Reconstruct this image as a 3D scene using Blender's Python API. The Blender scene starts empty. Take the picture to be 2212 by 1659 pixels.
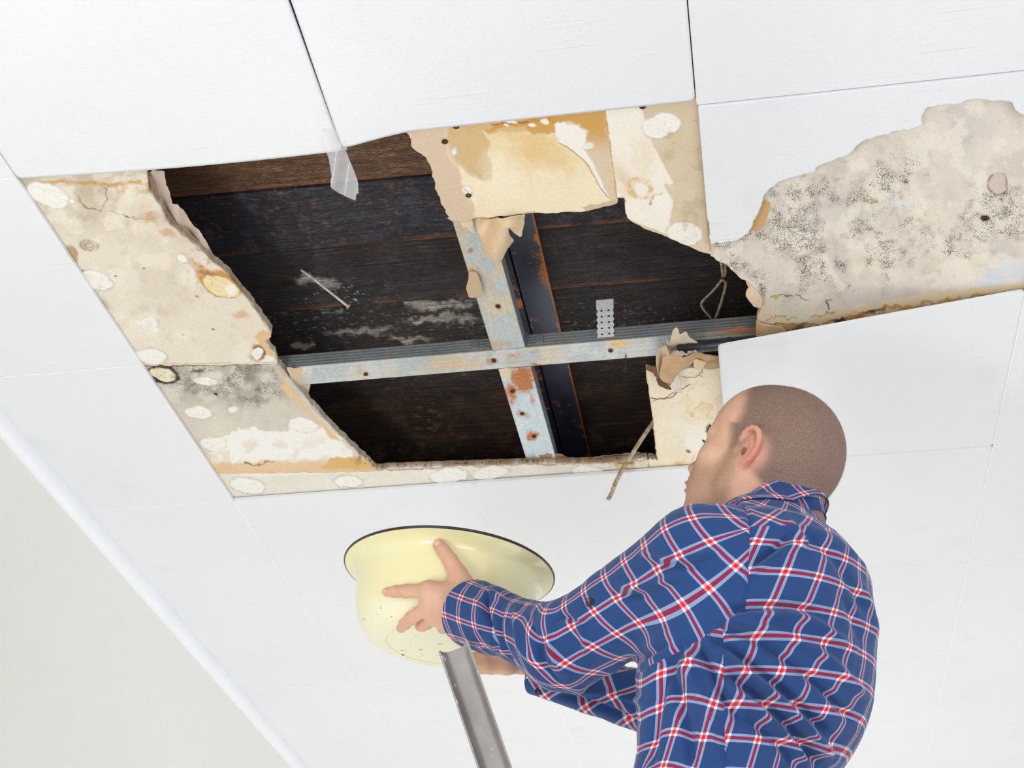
import bpy, bmesh, math
import numpy as np
from mathutils import Matrix, Vector

# ------------------------------------------------------------------ camera, world, lights, exposure
SC = bpy.context.scene
Z0 = 2.5                                   # underside of the ceiling tiles
FPX = 3158.9447                            # focal length for a 2212 px wide frame
R = np.array([[0.98657023, 0.16293391, 0.01147681],
              [-0.07978878, 0.54204898, -0.83655045],
              [-0.14252343, 0.82440005, 0.54776969]])     # rows: right, down, forward
CAM = np.array([1.50542532, -0.99484215, Z0 - 1.42795682])
cd = bpy.data.cameras.new('camera'); cd.sensor_width = 36.0; cd.lens = FPX / 2212 * 36
cd.clip_start = 0.02
cam = bpy.data.objects.new('camera', cd); SC.collection.objects.link(cam)
M4 = Matrix.Identity(4)
for r_ in range(3):
    M4[r_][0] = R[0, r_]; M4[r_][1] = -R[1, r_]; M4[r_][2] = -R[2, r_]; M4[r_][3] = CAM[r_]
cam.matrix_world = M4
SC.camera = cam
SC.view_settings.view_transform = 'Standard'; SC.view_settings.look = 'None'
SC.view_settings.gamma = 1; SC.view_settings.use_curve_mapping = False
SC.view_settings.exposure = 0.45

wd = bpy.data.worlds.new('world'); SC.world = wd; wd.use_nodes = True
bg = wd.node_tree.nodes['Background']; bg.inputs[0].default_value = (0.93, 0.96, 1.0, 1); bg.inputs[1].default_value = 0.75

def area_light(name, loc, target, size, power, color):
    ld = bpy.data.lights.new(name, 'AREA'); ld.size = size; ld.energy = power; ld.color = color
    o = bpy.data.objects.new(name, ld); SC.collection.objects.link(o)
    o.location = loc
    o.rotation_euler = (Vector(target) - Vector(loc)).to_track_quat('-Z', 'Y').to_euler()
    return o
area_light('key_softbox', (0.15, -0.75, 0.75), (1.15, 0.95, 2.4), 0.7, 22, (1.0, 0.985, 0.96))
area_light('fill_area', (2.6, -1.6, 1.0), (1.5, 0.9, 2.3), 1.4, 11, (0.95, 0.97, 1.0))  # broad fill from behind and right of the camera
area_light('added_bounce', (1.2, 3.2, 0.25), (1.4, 3.0, 2.5), 2.6, 21, (1.0, 0.99, 0.97))  # added lamp with no known source, brightens the far ceiling from below

# ------------------------------------------------------------------ pixel / space helpers
def P2W(u, v, z=0.0):
    """photo pixel -> point on the horizontal plane z metres above the tile plane (arrays allowed)"""
    u = np.asarray(u, float); v = np.asarray(v, float); z = np.asarray(z, float)
    d = np.stack([(u - 1106) / FPX, (v - 829.5) / FPX, np.ones_like(u)], -1) @ R
    t = (z + Z0 - CAM[2]) / d[..., 2]
    return CAM + t[..., None] * d
def U(u, v, t):
    return CAM + t * (np.array([(u - 1106) / FPX, (v - 829.5) / FPX, 1.0]) @ R)
def W2P(X):
    c = (np.asarray(X) - CAM) @ R.T
    return FPX * c[..., 0] / c[..., 2] + 1106, FPX * c[..., 1] / c[..., 2] + 829.5, c[..., 2]

def lin(c):
    c = np.asarray(c, float) / 255.0
    return np.where(c <= 0.04045, c / 12.92, ((c + 0.055) / 1.055) ** 2.4)

def hash2(ix, iy, seed):
    h = (ix.astype(np.int64) * 374761393 + iy.astype(np.int64) * 668265263 + seed * 974711) & 0xffffffff
    h = ((h ^ (h >> 13)) * 1274126177) & 0xffffffff
    return ((h ^ (h >> 16)) & 0xffff) / 65535.0
def vnoise(x, y, seed=0):
    ix = np.floor(x); iy = np.floor(y); fx = x - ix; fy = y - iy
    fx = fx * fx * (3 - 2 * fx); fy = fy * fy * (3 - 2 * fy)
    a = hash2(ix, iy, seed); b = hash2(ix + 1, iy, seed); c = hash2(ix, iy + 1, seed); d = hash2(ix + 1, iy + 1, seed)
    return (a * (1 - fx) + b * fx) * (1 - fy) + (c * (1 - fx) + d * fx) * fy
def fbm(x, y, seed=0, oct=4):
    s = 0; a = 0.5; n = 0
    for k in range(oct):
        s = s + a * vnoise(x * 2 ** k + 17.3 * k, y * 2 ** k - 9.1 * k, seed + k); n += a; a *= 0.5
    return s / n

# ------------------------------------------------------------------ object helpers
def link(o, parent=None):
    SC.collection.objects.link(o)
    if parent is not None: o.parent = parent
    return o
def mk(name, verts, faces, mat=None, parent=None, smooth=False, mats=None, fmat=None):
    me = bpy.data.meshes.new(name)
    verts = np.asarray(verts, np.float32)
    if isinstance(faces, np.ndarray):
        nf, k = faces.shape
        me.vertices.add(len(verts)); me.vertices.foreach_set('co', verts.ravel())
        me.loops.add(nf * k); me.loops.foreach_set('vertex_index', faces.astype(np.int32).ravel())
        me.polygons.add(nf); me.polygons.foreach_set('loop_start', np.arange(0, nf * k, k, dtype=np.int32))
        me.update(calc_edges=True)
    else:
        me.from_pydata([tuple(map(float, v)) for v in verts], [], faces); me.update()
    me.validate()
    if smooth: me.polygons.foreach_set('use_smooth', [True] * len(me.polygons))
    if mat: me.materials.append(mat)
    o = bpy.data.objects.new(name, me)
    return link(o, parent)
def setcol(o, name, arr):
    a = o.data.color_attributes.new(name, 'FLOAT_COLOR', 'POINT')
    arr = np.asarray(arr, np.float32)
    if arr.shape[1] == 3: arr = np.concatenate([arr, np.ones((len(arr), 1), np.float32)], 1)
    a.data.foreach_set('color', arr.ravel())
def tag(o, label, cat, group=None, kind=None):
    o['label'] = label; o['category'] = cat
    if group: o['group'] = group
    if kind: o['kind'] = kind
    return o
def struct(o):
    o['kind'] = 'structure'; return o
def empty(name, loc=(0, 0, 0)):
    o = bpy.data.objects.new(name, None); o.location = loc; o.empty_display_size = 0.05
    return link(o)
def adopt(child, parent):
    """parent a child whose vertices are in world space"""
    child.parent = parent
    child.matrix_parent_inverse = Matrix.Translation(parent.location).inverted()
    return child
def apply_mod(o):
    dg = bpy.context.evaluated_depsgraph_get()
    me = bpy.data.meshes.new_from_object(o.evaluated_get(dg)); o.modifiers.clear(); o.data = me
    return o
def box(name, x0, x1, y0, y1, z0, z1, mat, parent=None, bevel=0.0):
    v = [(x, y, z) for x in (x0, x1) for y in (y0, y1) for z in (z0, z1)]
    f = [(0, 1, 3, 2), (4, 6, 7, 5), (0, 4, 5, 1), (2, 3, 7, 6), (0, 2, 6, 4), (1, 5, 7, 3)]
    o = mk(name, v, f, mat)
    if bevel:
        b = o.modifiers.new('b', 'BEVEL'); b.width = bevel; b.segments = 2
    if parent is not None: adopt(o, parent)
    return o
def frame_from(d):
    d = np.asarray(d, float); d = d / np.linalg.norm(d)
    a = np.array([0, 0, 1.0]) if abs(d[2]) < 0.9 else np.array([1.0, 0, 0])
    x = np.cross(a, d); x /= np.linalg.norm(x); y = np.cross(d, x)
    return x, y, d
def tube(name, pts, rad, mat, seg=10, parent=None, closed_ends=True, flat=1.0, smooth=True):
    pts = np.asarray(pts, float); n = len(pts); rad = np.broadcast_to(np.asarray(rad, float), (n,))
    V = []; F = []; x = None
    for i in range(n):
        d = pts[min(i + 1, n - 1)] - pts[max(i - 1, 0)]; d /= np.linalg.norm(d) + 1e-12
        if x is None: x, _, _ = frame_from(d)
        x = x - d * (x @ d); x /= np.linalg.norm(x); y = np.cross(d, x)
        for k in range(seg):
            a = 2 * math.pi * k / seg
            V.append(pts[i] + rad[i] * (math.cos(a) * x + math.sin(a) * y * flat))
    for i in range(n - 1):
        for k in range(seg):
            k2 = (k + 1) % seg
            F.append((i * seg + k, i * seg + k2, (i + 1) * seg + k2, (i + 1) * seg + k))
    if closed_ends:
        F.append(tuple(range(seg - 1, -1, -1))); F.append(tuple((n - 1) * seg + k for k in range(seg)))
    o = mk(name, V, F, mat, smooth=smooth)
    if parent is not None: adopt(o, parent)
    return o
def lathe(prof, seg=96):
    V = []; F = []; n = len(prof)
    for i, (r, z) in enumerate(prof):
        for k in range(seg):
            a = 2 * math.pi * k / seg; V.append((r * math.cos(a), r * math.sin(a), z))
    for i in range(n - 1):
        for k in range(seg):
            k2 = (k + 1) % seg
            F.append((i * seg + k, i * seg + k2, (i + 1) * seg + k2, (i + 1) * seg + k))
    return np.array(V), F
def spline(pts, n):
    """Catmull-Rom resample"""
    p = np.asarray(pts, float); p = np.vstack([2 * p[0] - p[1], p, 2 * p[-1] - p[-2]])
    out = []; m = len(p) - 3
    for t in np.linspace(0, m - 1e-9, n):
        i = int(t); u = t - i; a, b, c, d = p[i:i + 4]
        out.append(0.5 * ((2 * b) + (-a + c) * u + (2 * a - 5 * b + 4 * c - d) * u * u + (-a + 3 * b - 3 * c + d) * u ** 3))
    return np.array(out)
def in_poly(px, py, poly):
    inside = np.zeros(px.shape, bool); n = len(poly)
    for i in range(n):
        x1, y1 = poly[i]; x2, y2 = poly[(i + 1) % n]
        if y1 == y2: continue
        c = ((y1 > py) != (y2 > py)) & (px < (x2 - x1) * (py - y1) / (y2 - y1) + x1)
        inside ^= c
    return inside
def sd_poly(px, py, poly):
    """signed distance to a polygon, negative inside"""
    d = np.full(px.shape, 1e9); n = len(poly)
    for i in range(n):
        x1, y1 = poly[i]; x2, y2 = poly[(i + 1) % n]
        ex, ey = x2 - x1, y2 - y1; L = ex * ex + ey * ey + 1e-9
        t = np.clip(((px - x1) * ex + (py - y1) * ey) / L, 0, 1)
        d = np.minimum(d, np.hypot(px - x1 - t * ex, py - y1 - t * ey))
    return np.where(in_poly(px, py, poly), -d, d)
def sd_line(px, py, pts):
    d = np.full(px.shape, 1e9)
    for i in range(len(pts) - 1):
        x1, y1 = pts[i]; x2, y2 = pts[i + 1]
        ex, ey = x2 - x1, y2 - y1; L = ex * ex + ey * ey + 1e-9
        t = np.clip(((px - x1) * ex + (py - y1) * ey) / L, 0, 1)
        d = np.minimum(d, np.hypot(px - x1 - t * ex, py - y1 - t * ey))
    return d
def sstep(a, b, x):
    t = np.clip((x - a) / (b - a), 0, 1); return t * t * (3 - 2 * t)

# ------------------------------------------------------------------ materials
class NT:
    def __init__(s, name):
        s.m = bpy.data.materials.new(name); s.m.use_nodes = True
        s.t = s.m.node_tree; s.n = s.t.nodes; s.l = s.t.links
        s.b = s.n['Principled BSDF']
    def N(s, typ, **kw):
        nd = s.n.new(typ)
        for k, v in kw.items():
            if k.startswith('i_'):
                key = k[2:]; key = int(key) if key.isdigit() else key.replace('_', ' ')
                if hasattr(v, 'is_output') or hasattr(v, 'links'): s.l.new(v, nd.inputs[key])
                else: nd.inputs[key].default_value = v
            else: setattr(nd, k, v)
        return nd
    def L(s, a, b): s.l.new(a, b)
    def set(s, **kw):
        for k, v in kw.items():
            key = k.replace('_', ' ')
            if hasattr(v, 'links'): s.l.new(v, s.b.inputs[key])
            else: s.b.inputs[key].default_value = v
    def coords(s, scale=(1, 1, 1), rot=(0, 0, 0), kind='Object'):
        tc = s.N('ShaderNodeTexCoord'); mp = s.N('ShaderNodeMapping')
        s.L(tc.outputs[kind], mp.inputs['Vector']); mp.inputs['Scale'].default_value = scale; mp.inputs['Rotation'].default_value = rot
        return mp.outputs[0]
    def noise(s, vec, scale, detail=4, rough=0.5, dist=0.0):
        nd = s.N('ShaderNodeTexNoise'); s.L(vec, nd.inputs['Vector'])
        nd.inputs['Scale'].default_value = scale; nd.inputs['Detail'].default_value = detail
        nd.inputs['Roughness'].default_value = rough; nd.inputs['Distortion'].default_value = dist
        return nd.outputs['Fac']
    def ramp(s, fac, stops, interp='LINEAR'):
        nd = s.N('ShaderNodeValToRGB'); s.L(fac, nd.inputs[0]); cr = nd.color_ramp; cr.interpolation = interp
        while len(cr.elements) < len(stops): cr.elements.new(0.5)
        for e, (p, c) in zip(cr.elements, stops):
            e.position = p
            e.color = (c, c, c, 1) if np.isscalar(c) else (*lin(c), 1)
        return nd.outputs[0]
    def mix(s, fac, a, b, blend='MIX'):
        nd = s.N('ShaderNodeMix', data_type='RGBA', blend_type=blend)
        for sock, v in ((nd.inputs[0], fac), (nd.inputs[6], a), (nd.inputs[7], b)):
            if hasattr(v, 'links'): s.L(v, sock)
            elif np.isscalar(v): sock.default_value = v
            else: sock.default_value = (*lin(v), 1)
        return nd.outputs[2]
    def math(s, op, a, b=0.0, c=None, clamp=False):
        nd = s.N('ShaderNodeMath', operation=op, use_clamp=clamp)
        for i, v in enumerate((a, b) if c is None else (a, b, c)):
            if hasattr(v, 'links'): s.L(v, nd.inputs[i])
            else: nd.inputs[i].default_value = v
        return nd.outputs[0]
    def bump(s, h, strength=0.3, dist=0.002, normal=None):
        nd = s.N('ShaderNodeBump'); s.L(h, nd.inputs['Height']); nd.inputs['Strength'].default_value = strength
        nd.inputs['Distance'].default_value = dist
        if normal is not None: s.L(normal, nd.inputs['Normal'])
        return nd.outputs[0]

def flat_mat(name, col, rough=0.6, metal=0.0, nscale=0, namp=0.1, bump=0.0, spec=0.5):
    t = NT(name); c = tuple(lin(col)) + (1,)
    if nscale:
        v = t.coords(); n = t.noise(v, nscale, 5, 0.6)
        dark = tuple(np.clip(np.array(col) * (1 - namp), 0, 255)); lite = tuple(np.clip(np.array(col) * (1 + namp), 0, 255))
        t.set(Base_Color=t.ramp(n, [(0.3, dark), (0.7, lite)]))
        if bump: t.set(Normal=t.bump(n, bump, 0.001))
    else: t.set(Base_Color=c)
    t.set(Roughness=rough, Metallic=metal); t.b.inputs['Specular IOR Level'].default_value = spec
    return t.m

def tile_material():
    """white foam-plastic ceiling tile: faint embossed brush streaks and fine dimples"""
    t = NT('white_embossed_tile')
    geo = t.N('ShaderNodeNewGeometry')
    def mapped(rot, sc):
        mp = t.N('ShaderNodeMapping'); t.L(geo.outputs['Position'], mp.inputs[0])
        mp.inputs['Rotation'].default_value = (0, 0, rot); mp.inputs['Scale'].default_value = sc; return mp.outputs[0]
    h = None
    for k, (rot, seedx) in enumerate([(0.22, 0), (-0.75, 3), (-0.12, 7), (-1.2, 11), (0.6, 5)]):
        st = t.noise(mapped(rot, (5.0, 150.0, 1.0)), 1.0, 1, 0.5, 0.2)
        st = t.math('MULTIPLY', t.math('SUBTRACT', st, 0.62, clamp=True), 3.0)
        mp = t.N('ShaderNodeMapping'); t.L(geo.outputs['Position'], mp.inputs[0]); mp.inputs['Location'].default_value = (seedx, seedx * 1.7, 0)
        ms = t.math('MULTIPLY', t.math('SUBTRACT', t.noise(mp.outputs[0], 6.5, 1, 0.5), 0.58, clamp=True), 7.0, clamp=True)
        s_ = t.math('MULTIPLY', st, ms)
        h = s_ if h is None else t.math('ADD', h, s_)
    fine = t.noise(mapped(0.4, (1, 2.2, 1)), 160, 2, 0.5)
    fine = t.math('MULTIPLY', t.math('SUBTRACT', fine, 0.6, clamp=True), 1.6)
    h = t.math('ADD', h, fine)
    t.set(Normal=t.bump(h, 0.7, 0.0017))
    big = t.noise(geo.outputs['Position'], 2.3, 3, 0.5)
    blot = t.noise(mapped(0, (1, 1, 1)), 6.0, 2, 0.4)
    blotm = t.math('MULTIPLY', t.math('SUBTRACT', blot, 0.66, clamp=True), 2.6, clamp=True)
    base = t.ramp(big, [(0.35, (234, 236, 240)), (0.65, (238, 239, 242))])
    t.set(Base_Color=t.mix(blotm, base, (222, 220, 214)), Roughness=0.42)
    t.b.inputs['Specular IOR Level'].default_value = 0.35
    return t.m
TILE = tile_material()
def wall_material():
    t = NT('textured_wall_paper')
    v = t.coords((1, 1, 1)); n = t.noise(v, 26, 4, 0.6, 1.6); n2 = t.noise(v, 3, 2)
    t.set(Base_Color=t.ramp(n2, [(0.3, (240, 240, 234)), (0.7, (243, 243, 238))]), Roughness=0.75, Normal=t.bump(n, 0.3, 0.004)); return t.m
WALL = wall_material()
def painted_material(name='stained_board', speck=True, rough=0.8):
    """albedo from the vertex attribute Col, mould specks where attribute Mould is high"""
    t = NT(name)
    c = t.N('ShaderNodeVertexColor', layer_name='Col').outputs[0]
    mo = t.N('ShaderNodeVertexColor', layer_name='Mould').outputs[0]
    geo = t.N('ShaderNodeNewGeometry').outputs['Position']
    fine = t.noise(geo, 420, 3, 0.6)
    c = t.mix(0.55, c, t.ramp(fine, [(0.25, 0.84), (0.75, 1.14)]), 'MULTIPLY')
    if speck:
        mask = t.math('MULTIPLY', mo, 1.0)
        wob = t.noise(geo, 60, 3, 0.7)
        spk = None
        for sc, th in ((560, 0.29), (300, 0.235)):
            vo = t.N('ShaderNodeTexVoronoi'); t.L(geo, vo.inputs['Vector']); vo.inputs['Scale'].default_value = sc
            thr = t.math('MULTIPLY', t.math('MULTIPLY', mask, t.ramp(wob, [(0.30, 0.55), (0.62, 1.35)])), th)
            s_ = t.math('MULTIPLY', t.math('SUBTRACT', thr, vo.outputs['Distance']), 9.0, clamp=True)
            spk = s_ if spk is None else t.math('MAXIMUM', spk, s_)
        c = t.mix(t.math('MULTIPLY', spk, 0.8), c, (48, 42, 38))
    crumb = t.noise(geo, 190, 4, 0.65)
    t.set(Base_Color=c, Roughness=rough, Normal=t.bump(crumb, 0.35, 0.0015))
    t.b.inputs['Specular IOR Level'].default_value = 0.25
    return t.m
BOARDM = painted_material()
PAPERM = painted_material('torn_paper', speck=False, rough=0.7)
# ------------------------------------------------------------------ the room: ceiling, wall, cornice, floor
TH = 0.007                                   # tile thickness
BZ = 0.008                                   # underside of the plasterboard above the tile plane
XW = 0.168                                   # plane of the left wall
def tile_geo(x0, x1, y0, y1, V, F):
    g = 0.00002; b = 0.0019; e = 0.0009; s = len(V)
    x0 += g; x1 -= g; y0 += g; y1 -= g
    V += [(x0, y0, Z0 + TH), (x1, y0, Z0 + TH), (x1, y1, Z0 + TH), (x0, y1, Z0 + TH),
          (x0, y0, Z0 + e), (x1, y0, Z0 + e), (x1, y1, Z0 + e), (x0, y1, Z0 + e),
          (x0 + b, y0 + b, Z0), (x1 - b, y0 + b, Z0), (x1 - b, y1 - b, Z0), (x0 + b, y1 - b, Z0)]
    F += [(s, s + 1, s + 2, s + 3), (s + 8, s + 11, s + 10, s + 9)]
    for k in range(4):
        k2 = (k + 1) % 4
        F += [(s + k, s + 4 + k, s + 4 + k2, s + k2), (s + 4 + k, s + 8 + k, s + 8 + k2, s + 4 + k2)]
V = []; F = []
gone = {(1, 0), (2, 0), (1, 1), (2, 1), (1, 2), (2, 2), (3, 1), (3, 2)}
XS = [XW] + [0.5 * i for i in range(1, 10)]
for ii in range(len(XS) - 1):
    i = int(round(XS[ii + 1] / 0.5)) - 1
    for j in range(-4, 11):
        if (i, j) in gone: continue
        tile_geo(XS[ii], XS[ii + 1], j * 0.5, (j + 1) * 0.5, V, F)
struct(mk('ceiling', V, F, TILE))
bead = flat_mat('bead_highlight', (251, 251, 252), 0.5)  # whiter than the tiles: highlight along the seam ridges painted in
V = []; F = []
def bead_line(a0, a1, c, axis):
    w = .0013; s = len(V); pr_ = [(-w, 0), (-w * .5, -.0005), (w * .5, -.0005), (w, 0)]
    for a in (a0, a1):
        for d_, h_ in pr_: V.append((a, c + d_, Z0 + h_ + .0001) if axis == 'x' else (c + d_, a, Z0 + h_ + .0001))
    for k in range(3): F.append((s + k, s + k + 1, s + 5 + k, s + 4 + k))
for j in range(1, 11):
    bead_line(XW + .022, .497 if j < 4 else (4.5 if j > 3 else .5), .5 * j, 'x') if j < 3 else bead_line(XW + .022, .5 if j == 3 else 4.5, .5 * j, 'x')
for j in (1, 2): bead_line(2.003, 4.5, .5 * j, 'x')
bead_line(1.5, 4.5, 1.5, 'x') 
for i in (1, 2, 3, 4, 5, 6): bead_line(1.503, 5.5, .5 * i, 'y')
for i in (4, 5, 6): bead_line(.003, 1.497, .5 * i, 'y')
struct(mk('ceiling', V, F, bead))
# substrate over the intact tiles so that the seams are closed
sub = flat_mat('seam_filler', (236, 234, 230), 0.9)
V = []; F = []
def quadz(x0, x1, y0, y1, z):
    s = len(V); V.extend([(x0, y0, z), (x1, y0, z), (x1, y1, z), (x0, y1, z)]); F.append((s, s + 3, s + 2, s + 1))
zz = Z0 + TH + 0.0004
quadz(XW, 0.5, -2, 5.5, zz); quadz(0.5, 4.5, -2, 0.0, zz); quadz(0.5, 2.0, 1.53, 5.5, zz); quadz(2.0, 4.5, 0.0, 5.5, zz)
struct(mk('ceiling', V, F, sub))

wm = flat_mat('floor_board', (222, 218, 210), 0.5, nscale=3, namp=0.05)
struct(box('floor', XW - 0.1, 4.5, -2.0, 5.5, -0.05, 0.0, wm))
struct(box('wall_left', XW - 0.1, XW, -2.0, 5.5, 0.0, Z0 + 0.3, WALL))
struct(box('wall_far', XW, 4.5, 5.5, 5.6, 0.0, Z0 + 0.3, WALL))
# quarter-round cornice between ceiling and left wall
prof = [(-0.004, 0), (0.0235, 0), (0.0235, -0.0035)] + [(0.0235 * math.cos(a) ** 0.9 if a < 1.5 else -0.0005, -0.0035 - 0.026 * math.sin(a)) for a in np.linspace(0.12, 1.55, 9)] + [(-0.004, -0.0296)]
V = []; F = []; n = len(prof)
for yy in (-2.0, 5.5):
    for (dx, dz) in prof: V.append((XW + dx, yy, Z0 + dz))
for k in range(n): F.append((k, (k + 1) % n, n + (k + 1) % n, n + k))
cor = flat_mat('cornice_plastic', (243, 245, 250), 0.35, nscale=8, namp=0.01)
o = mk('trim_1', V, F, cor, smooth=False); struct(o)

# ------------------------------------------------------------------ loose ceiling tiles beside the hole
def loose_tile(label, inside, region, zf, h=0.004):
    """region (x0,x1,y0,y1); inside(px,py)->mask in photo pixels of the flat plane; zf(x,y)->sag"""
    x0, x1, y0, y1 = region
    nx = int(round((x1 - x0) / h)); ny = int(round((y1 - y0) / h))
    gx, gy = np.meshgrid(np.linspace(x0, x1, nx + 1), np.linspace(y0, y1, ny + 1), indexing='ij')
    cx = (gx[:-1, :-1] + gx[1:, 1:]) / 2; cy = (gy[:-1, :-1] + gy[1:, 1:]) / 2
    pu, pv, _ = W2P(np.stack([cx, cy, np.full_like(cx, Z0)], -1))
    keep = inside(pu, pv) if inside else np.ones(cx.shape, bool)
    idx = np.arange((nx + 1) * (ny + 1)).reshape(nx + 1, ny + 1)
    q = np.stack([idx[:-1, :-1], idx[:-1, 1:], idx[1:, 1:], idx[1:, :-1]], -1)[keep]
    return gx, gy, q
def relax(P, be, n, it=5):
    """smooth the staircase of a masked grid's border"""
    cnt = np.zeros(n); np.add.at(cnt, be[:, 0], 1); np.add.at(cnt, be[:, 1], 1); b = cnt == 2
    for _ in range(it):
        s = np.zeros((n, 3)); np.add.at(s, be[:, 0], P[be[:, 1]]); np.add.at(s, be[:, 1], P[be[:, 0]])
        P[b] = .5 * P[b] + .5 * s[b] / 2
def border(q, n):
    e = np.concatenate([q[:, [0, 1]], q[:, [1, 2]], q[:, [2, 3]], q[:, [3, 0]]]); k = np.sort(e, 1); kk = k[:, 0].astype(np.int64) * (n + 1) + k[:, 1]
    _, f, c = np.unique(kk, return_index=True, return_counts=True); return e[f[c == 1]]
def slab(name, gx, gy, q, zlow, thick, mat, parent=None, smooth=True):
    """closed slab from a masked grid; lower side faces the room"""
    X = gx.ravel(); Y = gy.ravel(); Z = zlow.ravel()
    used, inv = np.unique(q, return_inverse=True); q2 = inv.reshape(q.shape); n = len(used)
    e = np.concatenate([q2[:, [0, 1]], q2[:, [1, 2]], q2[:, [2, 3]], q2[:, [3, 0]]])
    key = np.sort(e, 1); kk = key[:, 0].astype(np.int64) * (n + 1) + key[:, 1]
    _, first, cnt = np.unique(kk, return_index=True, return_counts=True)
    be = e[first[cnt == 1]]
    lo = np.stack([X[used], Y[used], Z[used]], 1); relax(lo, be, n); hi = lo + np.array([0, 0, thick])
    side = np.stack([be[:, 1], be[:, 0], be[:, 0] + n, be[:, 1] + n], 1)
    faces = np.concatenate([q2, q2[:, ::-1] + n, side])
    o = mk(name, np.concatenate([lo, hi]), faces, mat)
    if smooth:
        sm = np.ones(len(faces), bool); sm[2 * len(q2):] = False
        o.data.polygons.foreach_set('use_smooth', sm)
    if parent is not None: adopt(o, parent)
    return o, used, lo, be
def T_loose(label, region, zf, inside=None, h=0.005):
    gx, gy, q = loose_tile(label, inside, region, zf, h)
    z = Z0 + zf(gx, gy)
    o, *_ = slab('ceiling_tile', gx, gy, q, z, TH * 0.6, TILE)
    return tag(o, label, 'ceiling tile')
e = 0.0015
def edge_y(base, fn):   # rescales y so that the far edge follows fn(x)
    return base
o = T_loose('white ceiling tile at the upper left of the hole, sagging along its far edge', (0.5 + e, 1.0 - e, 0.0, 0.502),
            lambda x, y: -0.014 * np.sin(np.clip((x - 0.5) / 0.62, 0, 1) * math.pi * .8) * sstep(0.0, 0.5, y))
o = T_loose('white ceiling tile above the centre of the hole, with a drooping corner behind clear tape', (1.0 + e, 1.5 - e, 0.0, 0.490),
            lambda x, y: -0.020 * np.clip(1 - (x - 1.0) / 0.10, 0, 1) ** 1.3 * sstep(0.15, 0.5, y) - 0.001)
torn = [(1480, 100), (1505, 215), (1534, 526), (1565, 521), (1590, 519), (1616, 503), (1632, 470), (1646, 435), (1649, 421), (1660, 407),
        (1680, 394), (1702, 384), (1730, 376), (1758, 369), (1765, 358), (1800, 345), (1834, 332), (1845, 320), (1857, 308), (1869, 301), (1905, 290),
        (1939, 280), (1970, 276), (1992, 269), (1990, 255), (1994, 244), (1999, 231), (2035, 226), (2076, 224), (2083, 215), (2114, 213),
        (2150, 216), (2184, 215), (2191, 232), (2205, 246), (2260, 252), (2400, 240), (2400, 50), (2000, 100)]
tor = [(x, y) for x, y in torn]
def in_torn(u, v):
    w = (fbm(u / 9, v / 9, 5, 3) - .5) * 7
    return sd_poly(u + w * .3, v + w, tor) < 0
o = T_loose('torn white ceiling tile with a ragged edge beside the mouldy plasterboard', (1.5 + e, 2.0 - e, 0.5 + e, 0.84),
            lambda x, y: -0.002 + 0 * x, in_torn, 0.002)
def sag32(x, y):
    a = np.clip(1 - (x - 1.5) / 0.5, 0, 1); b = np.clip(1 - (y - 1.0) / 0.5, 0, 1)
    return -0.060 * a ** 1.0 * b ** 2.2 - 0.0008
o = T_loose('white ceiling tile behind the head, its corner hanging down below the hole', (1.5 + e, 2.0 - e, 1.0 + e, 1.5 - e), sag32)

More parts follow.
